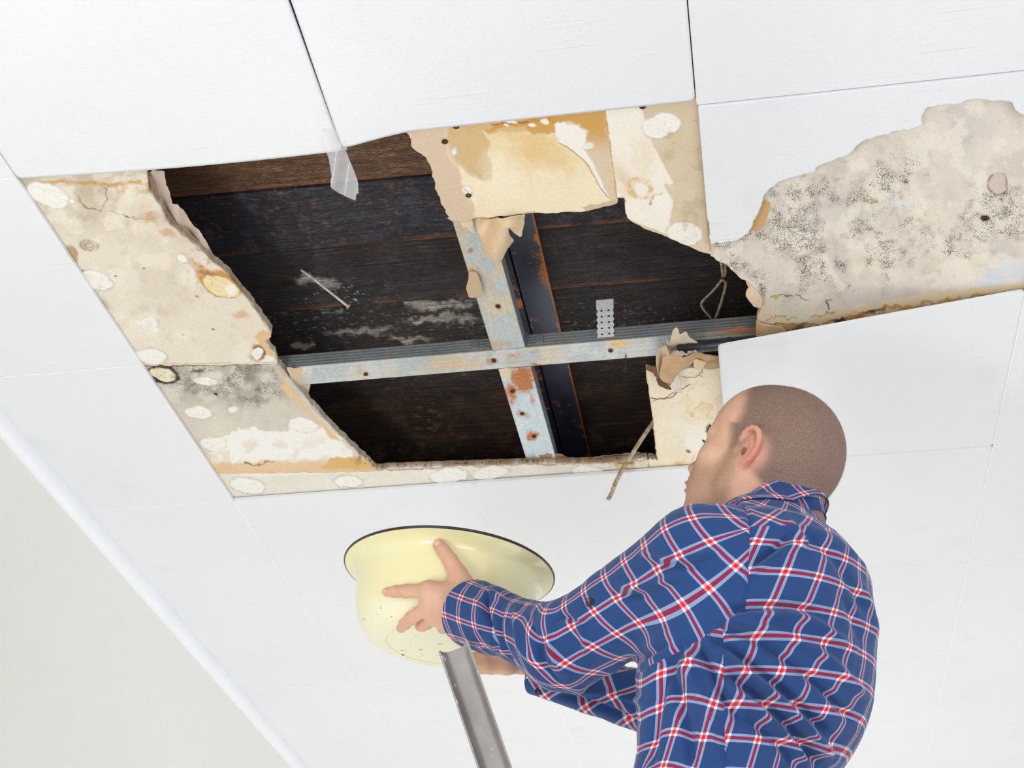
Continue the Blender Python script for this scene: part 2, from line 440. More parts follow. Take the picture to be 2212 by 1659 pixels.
# ------------------------------------------------------------------ plasterboard sheets
class Paint:
    def __init__(s, u, v, base):
        s.u = u; s.v = v; s.c = np.tile(lin(base), (len(u), 1)); s.m = np.zeros(len(u)); s.h = np.zeros(len(u))
        s.wu = (fbm(u / 22, v / 22, 91, 4) - .5) * 2; s.wv = (fbm(u / 22, v / 22, 47, 4) - .5) * 2
        s.w2 = (fbm(u / 7, v / 7, 33, 3) - .5) * 2
    def put(s, k, col, h=0, m=None):
        k = np.clip(k, 0, 1); s.c = s.c * (1 - k[:, None]) + lin(col) * k[:, None]; s.h = s.h + h * k
        if m is not None: s.m = s.m * (1 - k) + m * k
    def ell(s, cx, cy, rx, ry, ang, col, soft=2, warp=4, h=0.0, op=1, m=None):
        a = math.radians(ang); u = s.u + s.wu * warp + s.w2 * warp * .4 - cx; v = s.v + s.wv * warp + s.w2 * warp * .4 - cy
        x = u * math.cos(a) + v * math.sin(a); y = -u * math.sin(a) + v * math.cos(a)
        d = (np.sqrt((x / rx) ** 2 + (y / ry) ** 2) - 1) * min(rx, ry)
        s.put(op * (1 - sstep(-soft, soft, d)), col, h, m); return d
    def ring(s, cx, cy, rx, ry, ang, col, wid=3, soft=2, warp=4, op=1, h=0):
        a = math.radians(ang); u = s.u + s.wu * warp + s.w2 * warp * .5 - cx; v = s.v + s.wv * warp + s.w2 * warp * .5 - cy
        x = u * math.cos(a) + v * math.sin(a); y = -u * math.sin(a) + v * math.cos(a)
        d = np.abs((np.sqrt((x / rx) ** 2 + (y / ry) ** 2) - 1) * min(rx, ry))
        k = 1 - sstep(wid - soft, wid + soft, d); k = k * (0.35 + 0.65 * (fbm(s.u / 12, s.v / 12, 3) > .45))
        s.put(op * k, col, h)
    def poly(s, P, col, soft=2, warp=4, h=0.0, op=1, m=None, fade=None):
        d = sd_poly(s.u + s.wu * warp + s.w2 * warp * .4, s.v + s.wv * warp + s.w2 * warp * .4, P)
        k = op * (1 - sstep(-soft, soft, d))
        if fade is not None: k = k * fade(s.u, s.v)
        s.put(k, col, h, m); return d
    def line(s, P, wid, col, soft=1.5, warp=4, h=0.0, op=1):
        d = sd_line(s.u + s.wu * warp + s.w2 * warp * .4, s.v + s.wv * warp + s.w2 * warp * .4, P)
        s.put(op * (1 - sstep(wid - soft, wid + soft, d)), col, h)
    def cloud(s, sc, lo, hi, col, op=1, seed=0, mask=None):
        k = sstep(lo, hi, fbm(s.u / sc, s.v / sc, seed, 5)) * op
        if mask is not None: k = k * mask
        s.put(k, col)
    def glue(s, cx, cy, rx, ry, ang=12, col=(244, 241, 234), shade=(205, 198, 186)):
        s.ring(cx, cy, rx + 1, ry + 1, ang, shade, 2.0, 1.5, 5, 0.8)
        s.ell(cx, cy, rx, ry, ang, col, 1.5, 5, 0.0012)
        n = np.abs(fbm(s.u / 14, s.v / 9, int(cx), 3) - .5)
        a = math.radians(ang); u = s.u - cx; v = s.v - cy
        x = u * math.cos(a) + v * math.sin(a); y = -u * math.sin(a) + v * math.cos(a)
        ins = (np.sqrt((x / rx) ** 2 + (y / ry) ** 2) < .8)
        s.put((1 - sstep(0.006, 0.02, n)) * ins * .6, shade, -0.0006)
def board(label, poly, base, paint, z=BZ, h=0.0016, rag=5.0, thick=0.0125, wcol=(196, 178, 150), seed=1, cat='plasterboard'):
    P = np.array(poly, float); W = P2W(P[:, 0], P[:, 1], z)
    x0, y0 = W[:, 0].min(), W[:, 1].min(); x1, y1 = W[:, 0].max(), W[:, 1].max()
    nx = int((x1 - x0) / h) + 2; ny = int((y1 - y0) / h) + 2
    gx, gy = np.meshgrid(x0 + h * np.arange(nx + 1), y0 + h * np.arange(ny + 1), indexing='ij')
    cx = (gx[:-1, :-1] + gx[1:, 1:]) / 2; cy = (gy[:-1, :-1] + gy[1:, 1:]) / 2
    wx = (fbm(cx / .012, cy / .012, seed, 4) - .5) * rag * .0016; wy = (fbm(cx / .012, cy / .012, seed + 9, 4) - .5) * rag * .0016
    keep = in_poly(cx + wx, cy + wy, [tuple(p[:2]) for p in W])
    idx = np.arange((nx + 1) * (ny + 1)).reshape(nx + 1, ny + 1)
    q = np.stack([idx[:-1, :-1], idx[:-1, 1:], idx[1:, 1:], idx[1:, :-1]], -1)[keep]
    # the slab, its lower face painted
    X = gx.ravel(); Y = gy.ravel(); used = np.unique(q)
    u, v, _ = W2P(np.stack([X[used], Y[used], np.full(len(used), Z0 + z)], 1))
    p = Paint(u, v, base); paint(p)
    zl = np.full(gx.size, Z0 + z); zl[used] -= p.h
    # crumbled edge: upper side slightly inset
    o, used2, lo, be = slab('plasterboard', gx, gy, q, zl.reshape(gx.shape), thick, BOARDM, smooth=True)
    n = len(used2); top = np.tile(lin(wcol), (n, 1)) * (0.75 + 0.5 * fbm(X[used2] / .006, Y[used2] / .006, seed)[:, None])
    setcol(o, 'Col', np.concatenate([np.clip(p.c, 0, 1), top]))
    mm = np.concatenate([p.m, np.zeros(n)]); setcol(o, 'Mould', np.stack([mm] * 3, 1))
    return tag(o, label, cat)
def sheet(name, poly, zf, col, parent=None, step=2.5, thick=0.0006, mat=None, colf=None, rag=3.0):
    """thin torn paper hanging in space; zf(u,v) height over the tile plane"""
    P = np.array(poly, float); x0, y0 = P.min(0); x1, y1 = P.max(0)
    gx, gy = np.meshgrid(np.arange(x0, x1 + step, step), np.arange(y0, y1 + step, step), indexing='ij')
    cx = (gx[:-1, :-1] + gx[1:, 1:]) / 2; cy = (gy[:-1, :-1] + gy[1:, 1:]) / 2
    w = (fbm(cx / 8, cy / 8, 3, 3) - .5) * rag
    keep = in_poly(cx + w, cy - w, poly)
    nx, ny = gx.shape; idx = np.arange(nx * ny).reshape(nx, ny)
    q = np.stack([idx[:-1, :-1], idx[1:, :-1], idx[1:, 1:], idx[:-1, 1:]], -1)[keep]
    z = zf(gx, gy) + 0 * gx
    W = P2W(gx.ravel(), gy.ravel(), z.ravel())
    used, inv = np.unique(q, return_inverse=True)
    Wu = W[used]; iq = inv.reshape(q.shape); relax(Wu, border(iq, len(used)), len(used)); o = mk(name, Wu, iq, mat or PAPERM, smooth=True)
    c = np.tile(lin(col), (len(used), 1))
    if colf is not None: c = colf(gx.ravel()[used], gy.ravel()[used], c)
    setcol(o, 'Col', c)
    md = o.modifiers.new('s', 'SOLIDIFY'); md.thickness = thick; md.offset = 0
    if parent is not None: adopt(o, parent)
    return o

CREAM = (232, 222, 204)
def p_L1(p):
    p.cloud(120, .45, .75, (220, 208, 190), .6, 3); p.cloud(60, .55, .75, (240, 233, 220), .6, 8)
    up = sstep(560, 400, p.v)
    p.cloud(45, .42, .62, (198, 183, 160), .8, 11, up); p.cloud(18, .55, .72, (206, 168, 108), .7, 21, sstep(500, 400, p.v) * sstep(150, 260, p.u))
    p.cloud(30, .58, .7, (190, 176, 158), .4, 29, up)
    p.line([(85, 392), (160, 394), (230, 398), (300, 392)], 4, (206, 150, 70), 3, 6, op=.8)
    p.line([(165, 425), (185, 450), (215, 455), (232, 430), (228, 405)], 1, (140, 120, 95), 1, 8)
    p.line([(228, 455), (280, 470), (330, 470)], 1, (150, 130, 105), 1, 9)
    for q in [(430, 580), (445, 600), (405, 560), (318, 455), (330, 475), (360, 505), (520, 680)]:
        p.ell(*q, 16, 9, 35, (206, 150, 80), 5, 14, op=.55)
    p.cloud(9, .60, .70, (190, 120, 60), .6, 31, np.exp(-((p.u - 440) ** 2 + (p.v - 585) ** 2) / 2600))
    p.ell(155, 552, 13, 22, -25, (184, 156, 112), 3, 8, op=.9)
    p.ell(215, 650, 22, 10, 55, (176, 166, 140), 6, 8, op=.7)
    p.ell(193, 530, 24, 14, 15, (206, 196, 178), 2, 4); p.ring(193, 530, 18, 10, 15, (170, 155, 130), 1.5, 1, 6); p.ring(193, 530, 9, 5, 15, (170, 155, 130), 1.5, 1, 6)
    p.ell(185, 470, 20, 12, 20, (190, 172, 150), 6, 12, op=.6)
    p.ell(335, 672, 34, 16, 0, (204, 184, 166), 12, 20, op=.5)
    p.glue(103, 420, 47, 23, 24); p.glue(153, 437, 7, 5)
    p.ell(177, 587, 9, 4, 0, (60, 50, 40), 2, 2); p.glue(206, 606, 36, 18, 18); p.ell(187, 600, 16, 8, 10, (222, 206, 160), 6, 8, op=.7)
    p.ell(475, 612, 50, 27, 20, (206, 154, 82), 4, 9); p.ell(470, 600, 40, 8, 20, (130, 112, 92), 3, 5, op=.7); p.glue(478, 618, 43, 20, 22, (240, 222, 176), (196, 146, 70)); p.ell(500, 625, 14, 14, 0, (246, 240, 226), 4, 6)
    p.glue(395, 558, 12, 7); p.glue(322, 700, 20, 12, 0); p.ell(300, 698, 5, 5, 0, (242, 240, 234), 1, 3); p.ell(335, 712, 8, 6, 0, (242, 240, 234), 1, 4)
    p.glue(324, 769, 37, 15, 8)
    p.glue(566, 765, 26, 17, 25); p.ring(556, 764, 14, 16, 10, (58, 44, 30), 2, 1.5, 5); p.ring(556, 764, 18, 18, 10, (200, 150, 86), 2, 1.5, 5)
    p.poly([(551, 727), (568, 712), (590, 720), (573, 738), (596, 770), (576, 765), (562, 745)], (226, 192, 146), 1.5, 3, -.0004)
    p.line([(322, 411), (347, 445), (367, 483), (405, 512), (444, 551), (482, 580), (511, 614), (535, 642), (569, 691), (586, 715)], 3, (150, 122, 96), 2, 5, op=.75)
    p.line([(300, 786), (600, 783)], 1.5, (214, 188, 150), 1.5, 2, op=.8)
    for q in [(250, 596), (460, 711), (310, 580), (395, 722), (425, 640)]: p.ell(*q, 3, 2, 0, (120, 112, 104), 1, 2)
    p.cloud(26, .64, .76, (206, 194, 178), .35, 77)
    p.cloud(40, .52, .70, (246, 238, 222), .5, 79)
b1 = board('cream plasterboard with ochre stains and white glue blobs along the left of the hole',
           [(15, 366), (318, 352), (316, 380), (321, 411), (347, 445), (367, 483), (405, 512), (444, 551), (482, 580), (511, 614), (535, 642), (569, 691), (586, 715), (587, 729), (572, 737), (593, 763), (601, 787), (280, 790), (150, 585)],
           CREAM, p_L1, seed=4)
sheet('torn_paper', [(316, 378), (330, 366), (355, 370), (360, 400), (371, 430), (372, 440), (384, 442), (398, 455), (420, 490), (430, 497), (445, 520), (458, 545), (472, 570), (482, 582), (440, 560), (400, 526), (365, 492), (345, 455), (322, 418)],
      lambda u, v: 0.022 + 0.004 * np.sin(u / 9.0) + 0 * v, (206, 186, 170), b1,
      colf=lambda u, v, c: c * (0.85 + 0.3 * fbm(u / 14, v / 14, 5)[:, None]))
sheet('torn_paper', [(318, 378), (326, 378), (340, 410), (345, 435), (380, 482), (420, 515), (462, 560), (440, 556), (400, 520), (362, 486), (340, 446), (324, 414)],
      lambda u, v: 0.014 + 0 * v, (146, 118, 96), b1)

def p_L2(p):
    p.cloud(100, .4, .7, (212, 204, 190), .8, 3)
    md = np.exp(-((p.u - 470) / 150) ** 2) * sstep(915, 800, p.v) + .35 * np.exp(-((p.u - 560) / 60) ** 2 - ((p.v - 870) / 60) ** 2)
    n = fbm(p.u / 28, p.v / 28, 12, 4); p.m = np.clip(md * (0.4 + 1.6 * sstep(.35, .65, n)), 0, 1.4)
    p.cloud(34, .35, .62, (166, 160, 150), .75, 15, np.clip(md * 1.3, 0, 1)); p.cloud(16, .5, .68, (120, 112, 104), .5, 16, np.clip(md, 0, 1))
    p.poly([(440, 962), (480, 948), (515, 928), (560, 930), (620, 924), (640, 902), (700, 925), (745, 965), (765, 985), (700, 1003), (600, 1012), (465, 1010)], (244, 241, 236), 3, 14, m=0)
    p.cloud(30, .55, .72, (226, 206, 180), .55, 41, sstep(930, 970, p.v))
    p.poly([(455, 1000), (600, 996), (700, 995), (830, 990), (830, 1030), (455, 1030)], (228, 192, 148), 5, 7, op=.85, m=0)
    p.poly([(690, 1012), (715, 992), (760, 983), (790, 984), (815, 1010), (760, 1014)], (222, 180, 116), 2, 6, op=.95, m=0)
    p.line([(530, 1000), (560, 1004), (590, 998)], 1, (140, 110, 80), 1, 9)
    p.ell(352, 808, 36, 20, 15, (34, 28, 24), 2.5, 8); p.glue(352, 808, 29, 14, 15, (238, 226, 200), (80, 64, 48))
    p.ell(425, 800, 12, 5, 0, (60, 55, 50), 3, 6, op=.8)
    p.glue(443, 824, 25, 8, 3); p.glue(427, 890, 30, 12, 6); p.glue(503, 885, 10, 5, -10); p.glue(458, 958, 27, 15, 0); p.glue(655, 918, 32, 14, 8)
    p.ell(466, 851, 5, 3, 20, (40, 36, 30), 1.5, 2); p.ell(470, 845, 9, 5, 0, (150, 140, 125), 4, 5, op=.5)
    p.poly([(596, 790), (620, 828), (655, 872), (700, 918), (735, 955), (715, 950), (690, 915), (640, 872), (606, 838), (618, 830), (598, 806)], (230, 196, 150), 1.5, 5, -.0003, m=0)
    p.line([(600, 787), (608, 792), (637, 831), (675, 874), (709, 913), (752, 956), (777, 980), (800, 1000)], 2.5, (186, 176, 166), 1.5, 5)
    p.cloud(7, .55, .62, (110, 84, 60), .7, 51, np.exp(-((p.u - 785) / 22) ** 2 - ((p.v - 985) / 22) ** 2))
b2 = board('grey mould-speckled plasterboard with white patches at the lower left of the hole',
           [(283, 793), (601, 789), (608, 792), (637, 831), (675, 874), (709, 913), (752, 956), (777, 980), (800, 1000), (811, 1014), (810, 1019), (440, 1024)],
           (224, 216, 202), p_L2, seed=9)
sheet('torn_paper', [(618, 792), (640, 795), (664, 788), (668, 800), (672, 825), (668, 845), (664, 856), (640, 835), (625, 812)], lambda u, v: 0.013 + 0.0004 * (u - 618) - .006, (222, 196, 166), b2)
# crumbled gypsum along the torn edge
def crumbs(name, pts, n, r, zc, parent, col=(214, 204, 190), seed=0):
    rng = np.random.default_rng(seed); V = []; F = []
    ico = [(0, 0, 1), (.9, 0, .3), (.28, .85, .3), (-.72, .53, .3), (-.72, -.53, .3), (.28, -.85, .3), (0, 0, -1)]
    fc = [(0, 1, 2), (0, 2, 3), (0, 3, 4), (0, 4, 5), (0, 5, 1), (6, 2, 1), (6, 3, 2), (6, 4, 3), (6, 5, 4), (6, 1, 5)]
    P = np.array(pts, float); seg = np.hypot(*(P[1:] - P[:-1]).T); cs = np.concatenate([[0], np.cumsum(seg)])
    C = []
    for k in range(n):
        t = rng.uniform(0, cs[-1]); i = min(np.searchsorted(cs, t, 'right') - 1, len(P) - 2); f = (t - cs[i]) / seg[i]
        q = P[i] * (1 - f) + P[i + 1] * f + rng.normal(0, 1.6, 2)
        w = P2W(q[0], q[1], zc + rng.uniform(0, 1) * .010); s = r * rng.uniform(.4, 1.3); b = len(V)
        J = rng.uniform(.7, 1.3, (7, 3)); V += [tuple(w + s * np.array(a) * j) for a, j in zip(ico, J)]
        F += [tuple(b + x for x in f_) for f_ in fc]
        cc = lin(col) * rng.uniform(.55, 1.1); C += [cc] * 7
    o = mk(name, V, F, PAPERM); setcol(o, 'Col', np.array(C)); o['kind'] = 'stuff'; adopt(o, parent); return o
crumbs('gypsum_crumbs', [(695, 905), (725, 935), (752, 956), (777, 980), (803, 1003)], 130, .0036, .010, b2, seed=3)
crumbs('gypsum_crumbs', [(345, 445), (367, 483), (405, 512), (444, 551), (482, 580), (511, 614), (569, 691), (586, 715)], 140, .0018, .010, b1, (176, 156, 132), seed=5)

def p_B(p):
    p.cloud(90, .4, .7, (228, 222, 210), .8, 3); p.cloud(30, .55, .75, (240, 236, 228), .6, 8)
    p.poly([(455, 1018), (560, 1030), (700, 1022), (810, 1018), (810, 1010), (455, 1008)], (238, 234, 226), 4, 5)
    for a in [(535, 1049, 38, 15, 5), (752, 1041, 30, 12, 4), (969, 1028, 40, 15, -3), (1058, 1021, 39, 13, -5), (1268, 1018, 33, 11, 3)]: p.glue(*a)
    p.line([(811, 1015), (1000, 1007), (1153, 1002), (1327, 999), (1400, 991)], 2.2, (168, 128, 84), 1.5, 5, op=.7)
    p.poly([(1325, 1000), (1370, 996), (1368, 1010), (1350, 1012), (1330, 1008)], (214, 180, 134), 1.5, 4)
    p.cloud(20, .6, .7, (220, 196, 150), .5, 44, sstep(1250, 1380, p.u))
b3 = board('narrow pale plasterboard strip with glue blobs along the far edge of the hole',
           [(436, 1016), (811, 1009), (813, 1013), (900, 1009), (1000, 1006), (1153, 1001), (1250, 1000), (1327, 998), (1399, 989), (1403, 1060), (485, 1108)],
           (233, 228, 216), p_B, z=BZ + .0005, seed=12, rag=3, wcol=(150, 118, 88))
sheet('torn_paper', [(1128, 1000), (1150, 985), (1185, 980), (1210, 980), (1235, 990), (1225, 1000), (1180, 1004)], lambda u, v: 0.026 - .006 * np.sin((u - 1128) / 34.), (170, 138, 108), b3)
sheet('torn_paper', [(1238, 995), (1290, 986), (1340, 980), (1385, 976), (1388, 990), (1330, 998), (1260, 1001)], lambda u, v: 0.024 + .004 * np.sin(u / 13.), (176, 146, 112), b3)
sheet('torn_paper', [(1325, 1001), (1345, 1004), (1372, 1000), (1366, 1012), (1352, 1008), (1340, 1014)], lambda u, v: 0.006 - .0004 * (v - 1000), (226, 196, 150), b3)
crumbs('gypsum_crumbs', [(811, 1010), (1000, 1002), (1153, 996), (1327, 993), (1395, 985)], 260, .0022, .012, b3, (120, 92, 66), seed=6)
crumbs('gypsum_crumbs', [(1398, 986), (1420, 990)], 22, .005, .010, b3, (150, 142, 134), seed=8)

def p_R(p):
    p.cloud(70, .4, .7, (240, 226, 198), .8, 3)
    def ridge(sc, seed, wd): return 1 - sstep(0, wd, np.abs(fbm(p.u / sc + 1.2 * p.wu, p.v / sc * 1.3 + 1.2 * p.wv, seed, 4) - .5))
    right = sstep(1400, 1540, p.u)
    p.wu *= .4; p.wv *= .4; p.put(ridge(110, 61, .02) * .8 * (.2 + .8 * right), (218, 170, 92)); p.put(ridge(75, 63, .010) * .7, (206, 160, 100)); p.put(ridge(60, 67, .06) * .45 * right, (232, 196, 130))
    p.cloud(50, .5, .64, (250, 246, 236), .8, 66, sstep(880, 960, p.v))
    p.line([(1402, 857), (1420, 862), (1450, 858), (1468, 842), (1490, 832)], 1.3, (110, 88, 70), 1, 5); p.line([(1408, 866), (1435, 860), (1470, 838)], 1, (150, 120, 90), 1, 6)
    p.poly([(1455, 845), (1452, 820), (1462, 806), (1470, 812), (1473, 850)], (222, 214, 202), 1.5, 3)
    p.line([(1474, 815), (1500, 815), (1520, 800)], 1, (130, 110, 90), 1, 8); p.line([(1390, 990), (1402, 1005), (1405, 1035)], 1, (140, 110, 80), 1, 5)
    p.ell(1487, 975, 5, 3, 20, (120, 104, 80), 2, 3); p.ell(1465, 1010, 12, 14, 60, (226, 186, 96), 6, 8, op=.7); p.ell(1425, 1025, 12, 8, 0, (236, 204, 140), 5, 6, op=.7)
    p.ell(1420, 1008, 20, 12, 0, (244, 226, 190), 5, 6, op=.7)
    p.line([(1394, 797), (1401, 846), (1410, 907), (1419, 994)], 1.6, (214, 190, 150), 1.5, 3)
b4 = board('cream plasterboard with ochre veins and cracks beside the face of the person',
           [(1394, 797), (1412, 806), (1420, 820), (1440, 838), (1455, 825), (1462, 806), (1466, 800), (1480, 796), (1558, 793), (1640, 790), (1640, 1052), (1402, 1060), (1400, 989), (1419, 994), (1410, 907), (1401, 846)],
           (246, 234, 210), p_R, z=BZ + .0009, seed=15, rag=3)
def curl(poly, zf, col, seed=0):
    return sheet('torn_paper', poly, zf, col, b4, colf=lambda u, v, c: np.clip(c * (0.75 + 0.5 * fbm(u / 20, v / 20, seed)[:, None]), 0, 1))
curl([(1437, 722), (1446, 745), (1452, 716), (1462, 706), (1468, 714), (1466, 725), (1470, 722), (1482, 714), (1490, 728), (1512, 742), (1490, 741), (1465, 744), (1448, 760), (1440, 750)], lambda u, v: .004 - .0009 * (745 - v), (226, 208, 186), 3)
curl([(1420, 755), (1438, 745), (1448, 765), (1430, 772), (1424, 815), (1418, 795), (1417, 775)], lambda u, v: .000 - .0006 * np.abs(u - 1430), (216, 194, 164), 5)
curl([(1430, 772), (1448, 765), (1465, 758), (1475, 772), (1490, 768), (1502, 758), (1520, 764), (1556, 770), (1556, 775), (1520, 784), (1500, 780), (1490, 792), (1470, 800), (1458, 812), (1452, 830), (1430, 824), (1424, 815)],
     lambda u, v: -.012 + .00016 * (u - 1430) + .004 * np.sin(u / 12. + v / 17.), (206, 172, 132), 7)
curl([(1393, 796), (1410, 790), (1424, 794), (1427, 820), (1412, 806)], lambda u, v: .006 - .0005 * (v - 790), (140, 104, 72), 9)
curl([(1414, 818), (1422, 816), (1440, 826), (1448, 836), (1456, 842), (1436, 840), (1424, 833)], lambda u, v: -.004 - .0002 * (v - 818), (112, 82, 62), 11)
curl([(1452, 836), (1448, 830), (1454, 812), (1464, 804), (1469, 815), (1470, 838), (1460, 843)], lambda u, v: -.002 - .0003 * (v - 804), (232, 222, 208), 13)
curl([(1498, 780), (1502, 775), (1526, 782), (1520, 796), (1516, 801), (1498, 794)], lambda u, v: .002 + 0 * v, (226, 204, 166), 13)
curl([(1525, 786), (1530, 777), (1558, 775), (1558, 794), (1518, 799)], lambda u, v: .003 + .002 * np.sin(v / 3.), (196, 164, 128), 17)
crumbs('gypsum_crumbs', [(1456, 764), (1464, 762), (1474, 766)], 30, .0035, -.014, b4, (236, 222, 206), seed=18)
crumbs('gypsum_crumbs', [(1478, 768), (1490, 762), (1503, 757)], 30, .0022, -.013, b4, (226, 208, 190), seed=19)

def p_TC(p):
    base = (226, 208, 180)
    p.cloud(70, .4, .68, (218, 198, 168), .8, 3)
    p.poly([(870, 270), (962, 270), (966, 330), (985, 365), (1000, 395), (1010, 440), (1028, 480), (960, 480), (930, 380), (880, 320)], (222, 198, 172), 4, 6)
    p.poly([(970, 268), (1200, 240), (1200, 290), (1100, 300), (1060, 300), (1058, 330), (1066, 380), (1045, 394), (1012, 368), (985, 345), (968, 310)], (218, 186, 138), 3, 6)
    p.poly([(1042, 284), (1062, 288), (1120, 285), (1195, 280), (1208, 305), (1240, 325), (1275, 358), (1300, 400), (1318, 432), (1334, 440), (1256, 458), (1154, 462), (1028, 474), (1022, 440), (1008, 420), (988, 358), (1008, 372), (1030, 388), (1046, 394), (1062, 392), (1064, 350), (1056, 330), (1058, 305)], (247, 232, 200), 2, 5)
    p.ell(1150, 320, 90, 40, 15, (230, 192, 124), 36, 30, op=.75); p.ell(1080, 380, 40, 60, 0, (250, 240, 214), 25, 20, op=.5)
    br = [(1120, 258), (1200, 246), (1304, 238), (1312, 300), (1320, 360), (1330, 425), (1314, 426), (1290, 395), (1262, 330), (1268, 285), (1250, 268), (1215, 262), (1196, 285), (1150, 290)]
    p.poly(br, (226, 204, 178), 2, 5); p.poly(br, (212, 160, 78), 3, 8, op=.9, fade=lambda u, v: sstep(345, 275, v))
    p.line([(1060, 285), (1100, 268), (1150, 262), (1210, 262)], 5, (208, 150, 64), 4, 9, op=.8); p.line([(1065, 272), (1100, 265), (1140, 262)], 1.6, (170, 90, 30), 1.5, 8)
    p.poly([(1197, 270), (1204, 262), (1222, 262), (1226, 270), (1245, 270), (1262, 280), (1268, 300), (1262, 315), (1275, 345), (1300, 390), (1314, 425), (1300, 418), (1275, 360), (1240, 326), (1222, 312), (1208, 305), (1200, 292)], (248, 243, 234), 1.5, 4, .0006)
    for a in [(1105, 262, 12, 4), (1150, 270, 8, 3), (1176, 264, 10, 6), (1095, 270, 5, 3)]: p.ell(*a, 10, (250, 246, 238), 1.5, 5)
    p.line([(1209, 307), (1240, 326), (1262, 348), (1285, 385), (1312, 425)], 1.1, (176, 136, 92), 1, 3)
    p.line([(1306, 238), (1316, 300), (1326, 370), (1333, 428)], 1.4, (196, 140, 70), 1, 3)
    sh = [(1308, 236), (1345, 232), (1384, 230), (1392, 255), (1406, 290), (1410, 310), (1428, 345), (1450, 388), (1452, 396), (1436, 400), (1450, 425), (1452, 455), (1444, 480), (1460, 500), (1440, 505), (1400, 490), (1352, 470), (1350, 425), (1334, 428), (1324, 350)]
    p.poly(sh, (248, 241, 228), 1.5, 4, .0004); p.ring(1382, 407, 24, 19, 20, (222, 178, 112), 5, 4, 8, .8); p.ell(1345, 385, 14, 34, -10, (226, 186, 128), 14, 14, op=.55)
    p.ell(1392, 330, 20, 50, 10, (238, 214, 176), 18, 20, op=.5); p.line([(1405, 440), (1412, 425), (1430, 415)], 2, (206, 160, 100), 1.5, 6)
    p.ell(1430, 445, 20, 30, 0, (248, 243, 234), 3, 8)
    p.glue(1430, 271, 42, 24, -8, (248, 244, 236)); p.glue(1478, 504, 38, 26, 8, (248, 242, 230)); p.ell(1447, 290, 14, 5, -20, (214, 192, 160), 2, 5)
    p.ell(1445, 335, 14, 12, 0, (198, 178, 142), 5, 8, op=.5); p.ell(1488, 465, 16, 10, 0, (206, 184, 146), 6, 8, op=.6)
    p.glue(983, 327, 6, 8, 0); p.glue(1010, 413, 9, 10, 0); p.ell(1024, 435, 4, 8, 0, (248, 240, 226), 1.5, 4); p.glue(1274, 314, 12, 8, 0, (244, 238, 226)); p.ell(1262, 285, 5, 4, 0, (246, 240, 230), 1, 2)
    p.line([(962, 300), (972, 340), (988, 360), (1000, 400), (1022, 440), (1028, 472)], 1.6, (238, 212, 164), 1, 4)
    p.poly([(1256, 447), (1300, 438), (1334, 432), (1334, 450), (1300, 456), (1270, 462)], (214, 188, 160), 1.5, 3)
    p.line([(1028, 472), (1090, 470), (1154, 458)], 1.3, (224, 174, 110), 1, 3)
    p.line([(1514, 240), (1520, 330), (1530, 480), (1534, 540)], 2.5, (170, 140, 104), 2, 3, op=.7)
    p.cloud(26, .62, .74, (190, 176, 150), .5, 71, sstep(1440, 1480, p.u))
b5 = board('amber water-stained plasterboard with peeling paper above the centre of the hole',
           [(868, 268), (1522, 189), (1532, 300), (1541, 470), (1541, 553), (1500, 538), (1447, 514), (1394, 495), (1355, 473), (1349, 426), (1333, 428), (1333, 440), (1295, 450), (1256, 457), (1154, 461), (1028, 473), (1000, 480), (975, 478), (957, 444), (942, 408), (934, 371), (918, 339), (887, 318), (883, 294)],
           (226, 208, 180), p_TC, seed=21, rag=4)
def flapcol(u, v, c): return np.clip(c * (0.86 + 0.3 * fbm(u / 26, v / 40, 5)[:, None] - .22 * (np.exp(-((u - 1100) / 12) ** 2) * (v > 490))[:, None]), 0, 1)
sheet('torn_paper', [(1028, 472), (1090, 470), (1135, 462), (1133, 480), (1129, 500), (1126, 515), (1112, 505), (1097, 490), (1100, 508), (1111, 519), (1095, 540), (1085, 562), (1077, 572), (1066, 556), (1055, 552), (1046, 545), (1040, 520), (1030, 495)],
      lambda u, v: .006 - np.clip(v - 472, 0, 200) ** 1.25 * .00022 + .007 * np.sin((u - 1030 + .5 * (v - 472)) / 15.), (218, 192, 158), b5, colf=flapcol)
sheet('torn_paper', [(965, 470), (1010, 456), (1018, 470), (1026, 500), (1029, 508), (1016, 502), (1005, 490), (1003, 498), (990, 476), (978, 478)],
      lambda u, v: .010 - .0001 * (v - 470), (226, 204, 176), b5)
sheet('torn_paper', [(1012, 586), (1030, 588), (1039, 610), (1043, 640), (1030, 642), (1012, 644), (1007, 620), (1011, 605)], lambda u, v: .016 - .00012 * (v - 586), (206, 180, 148), b5)

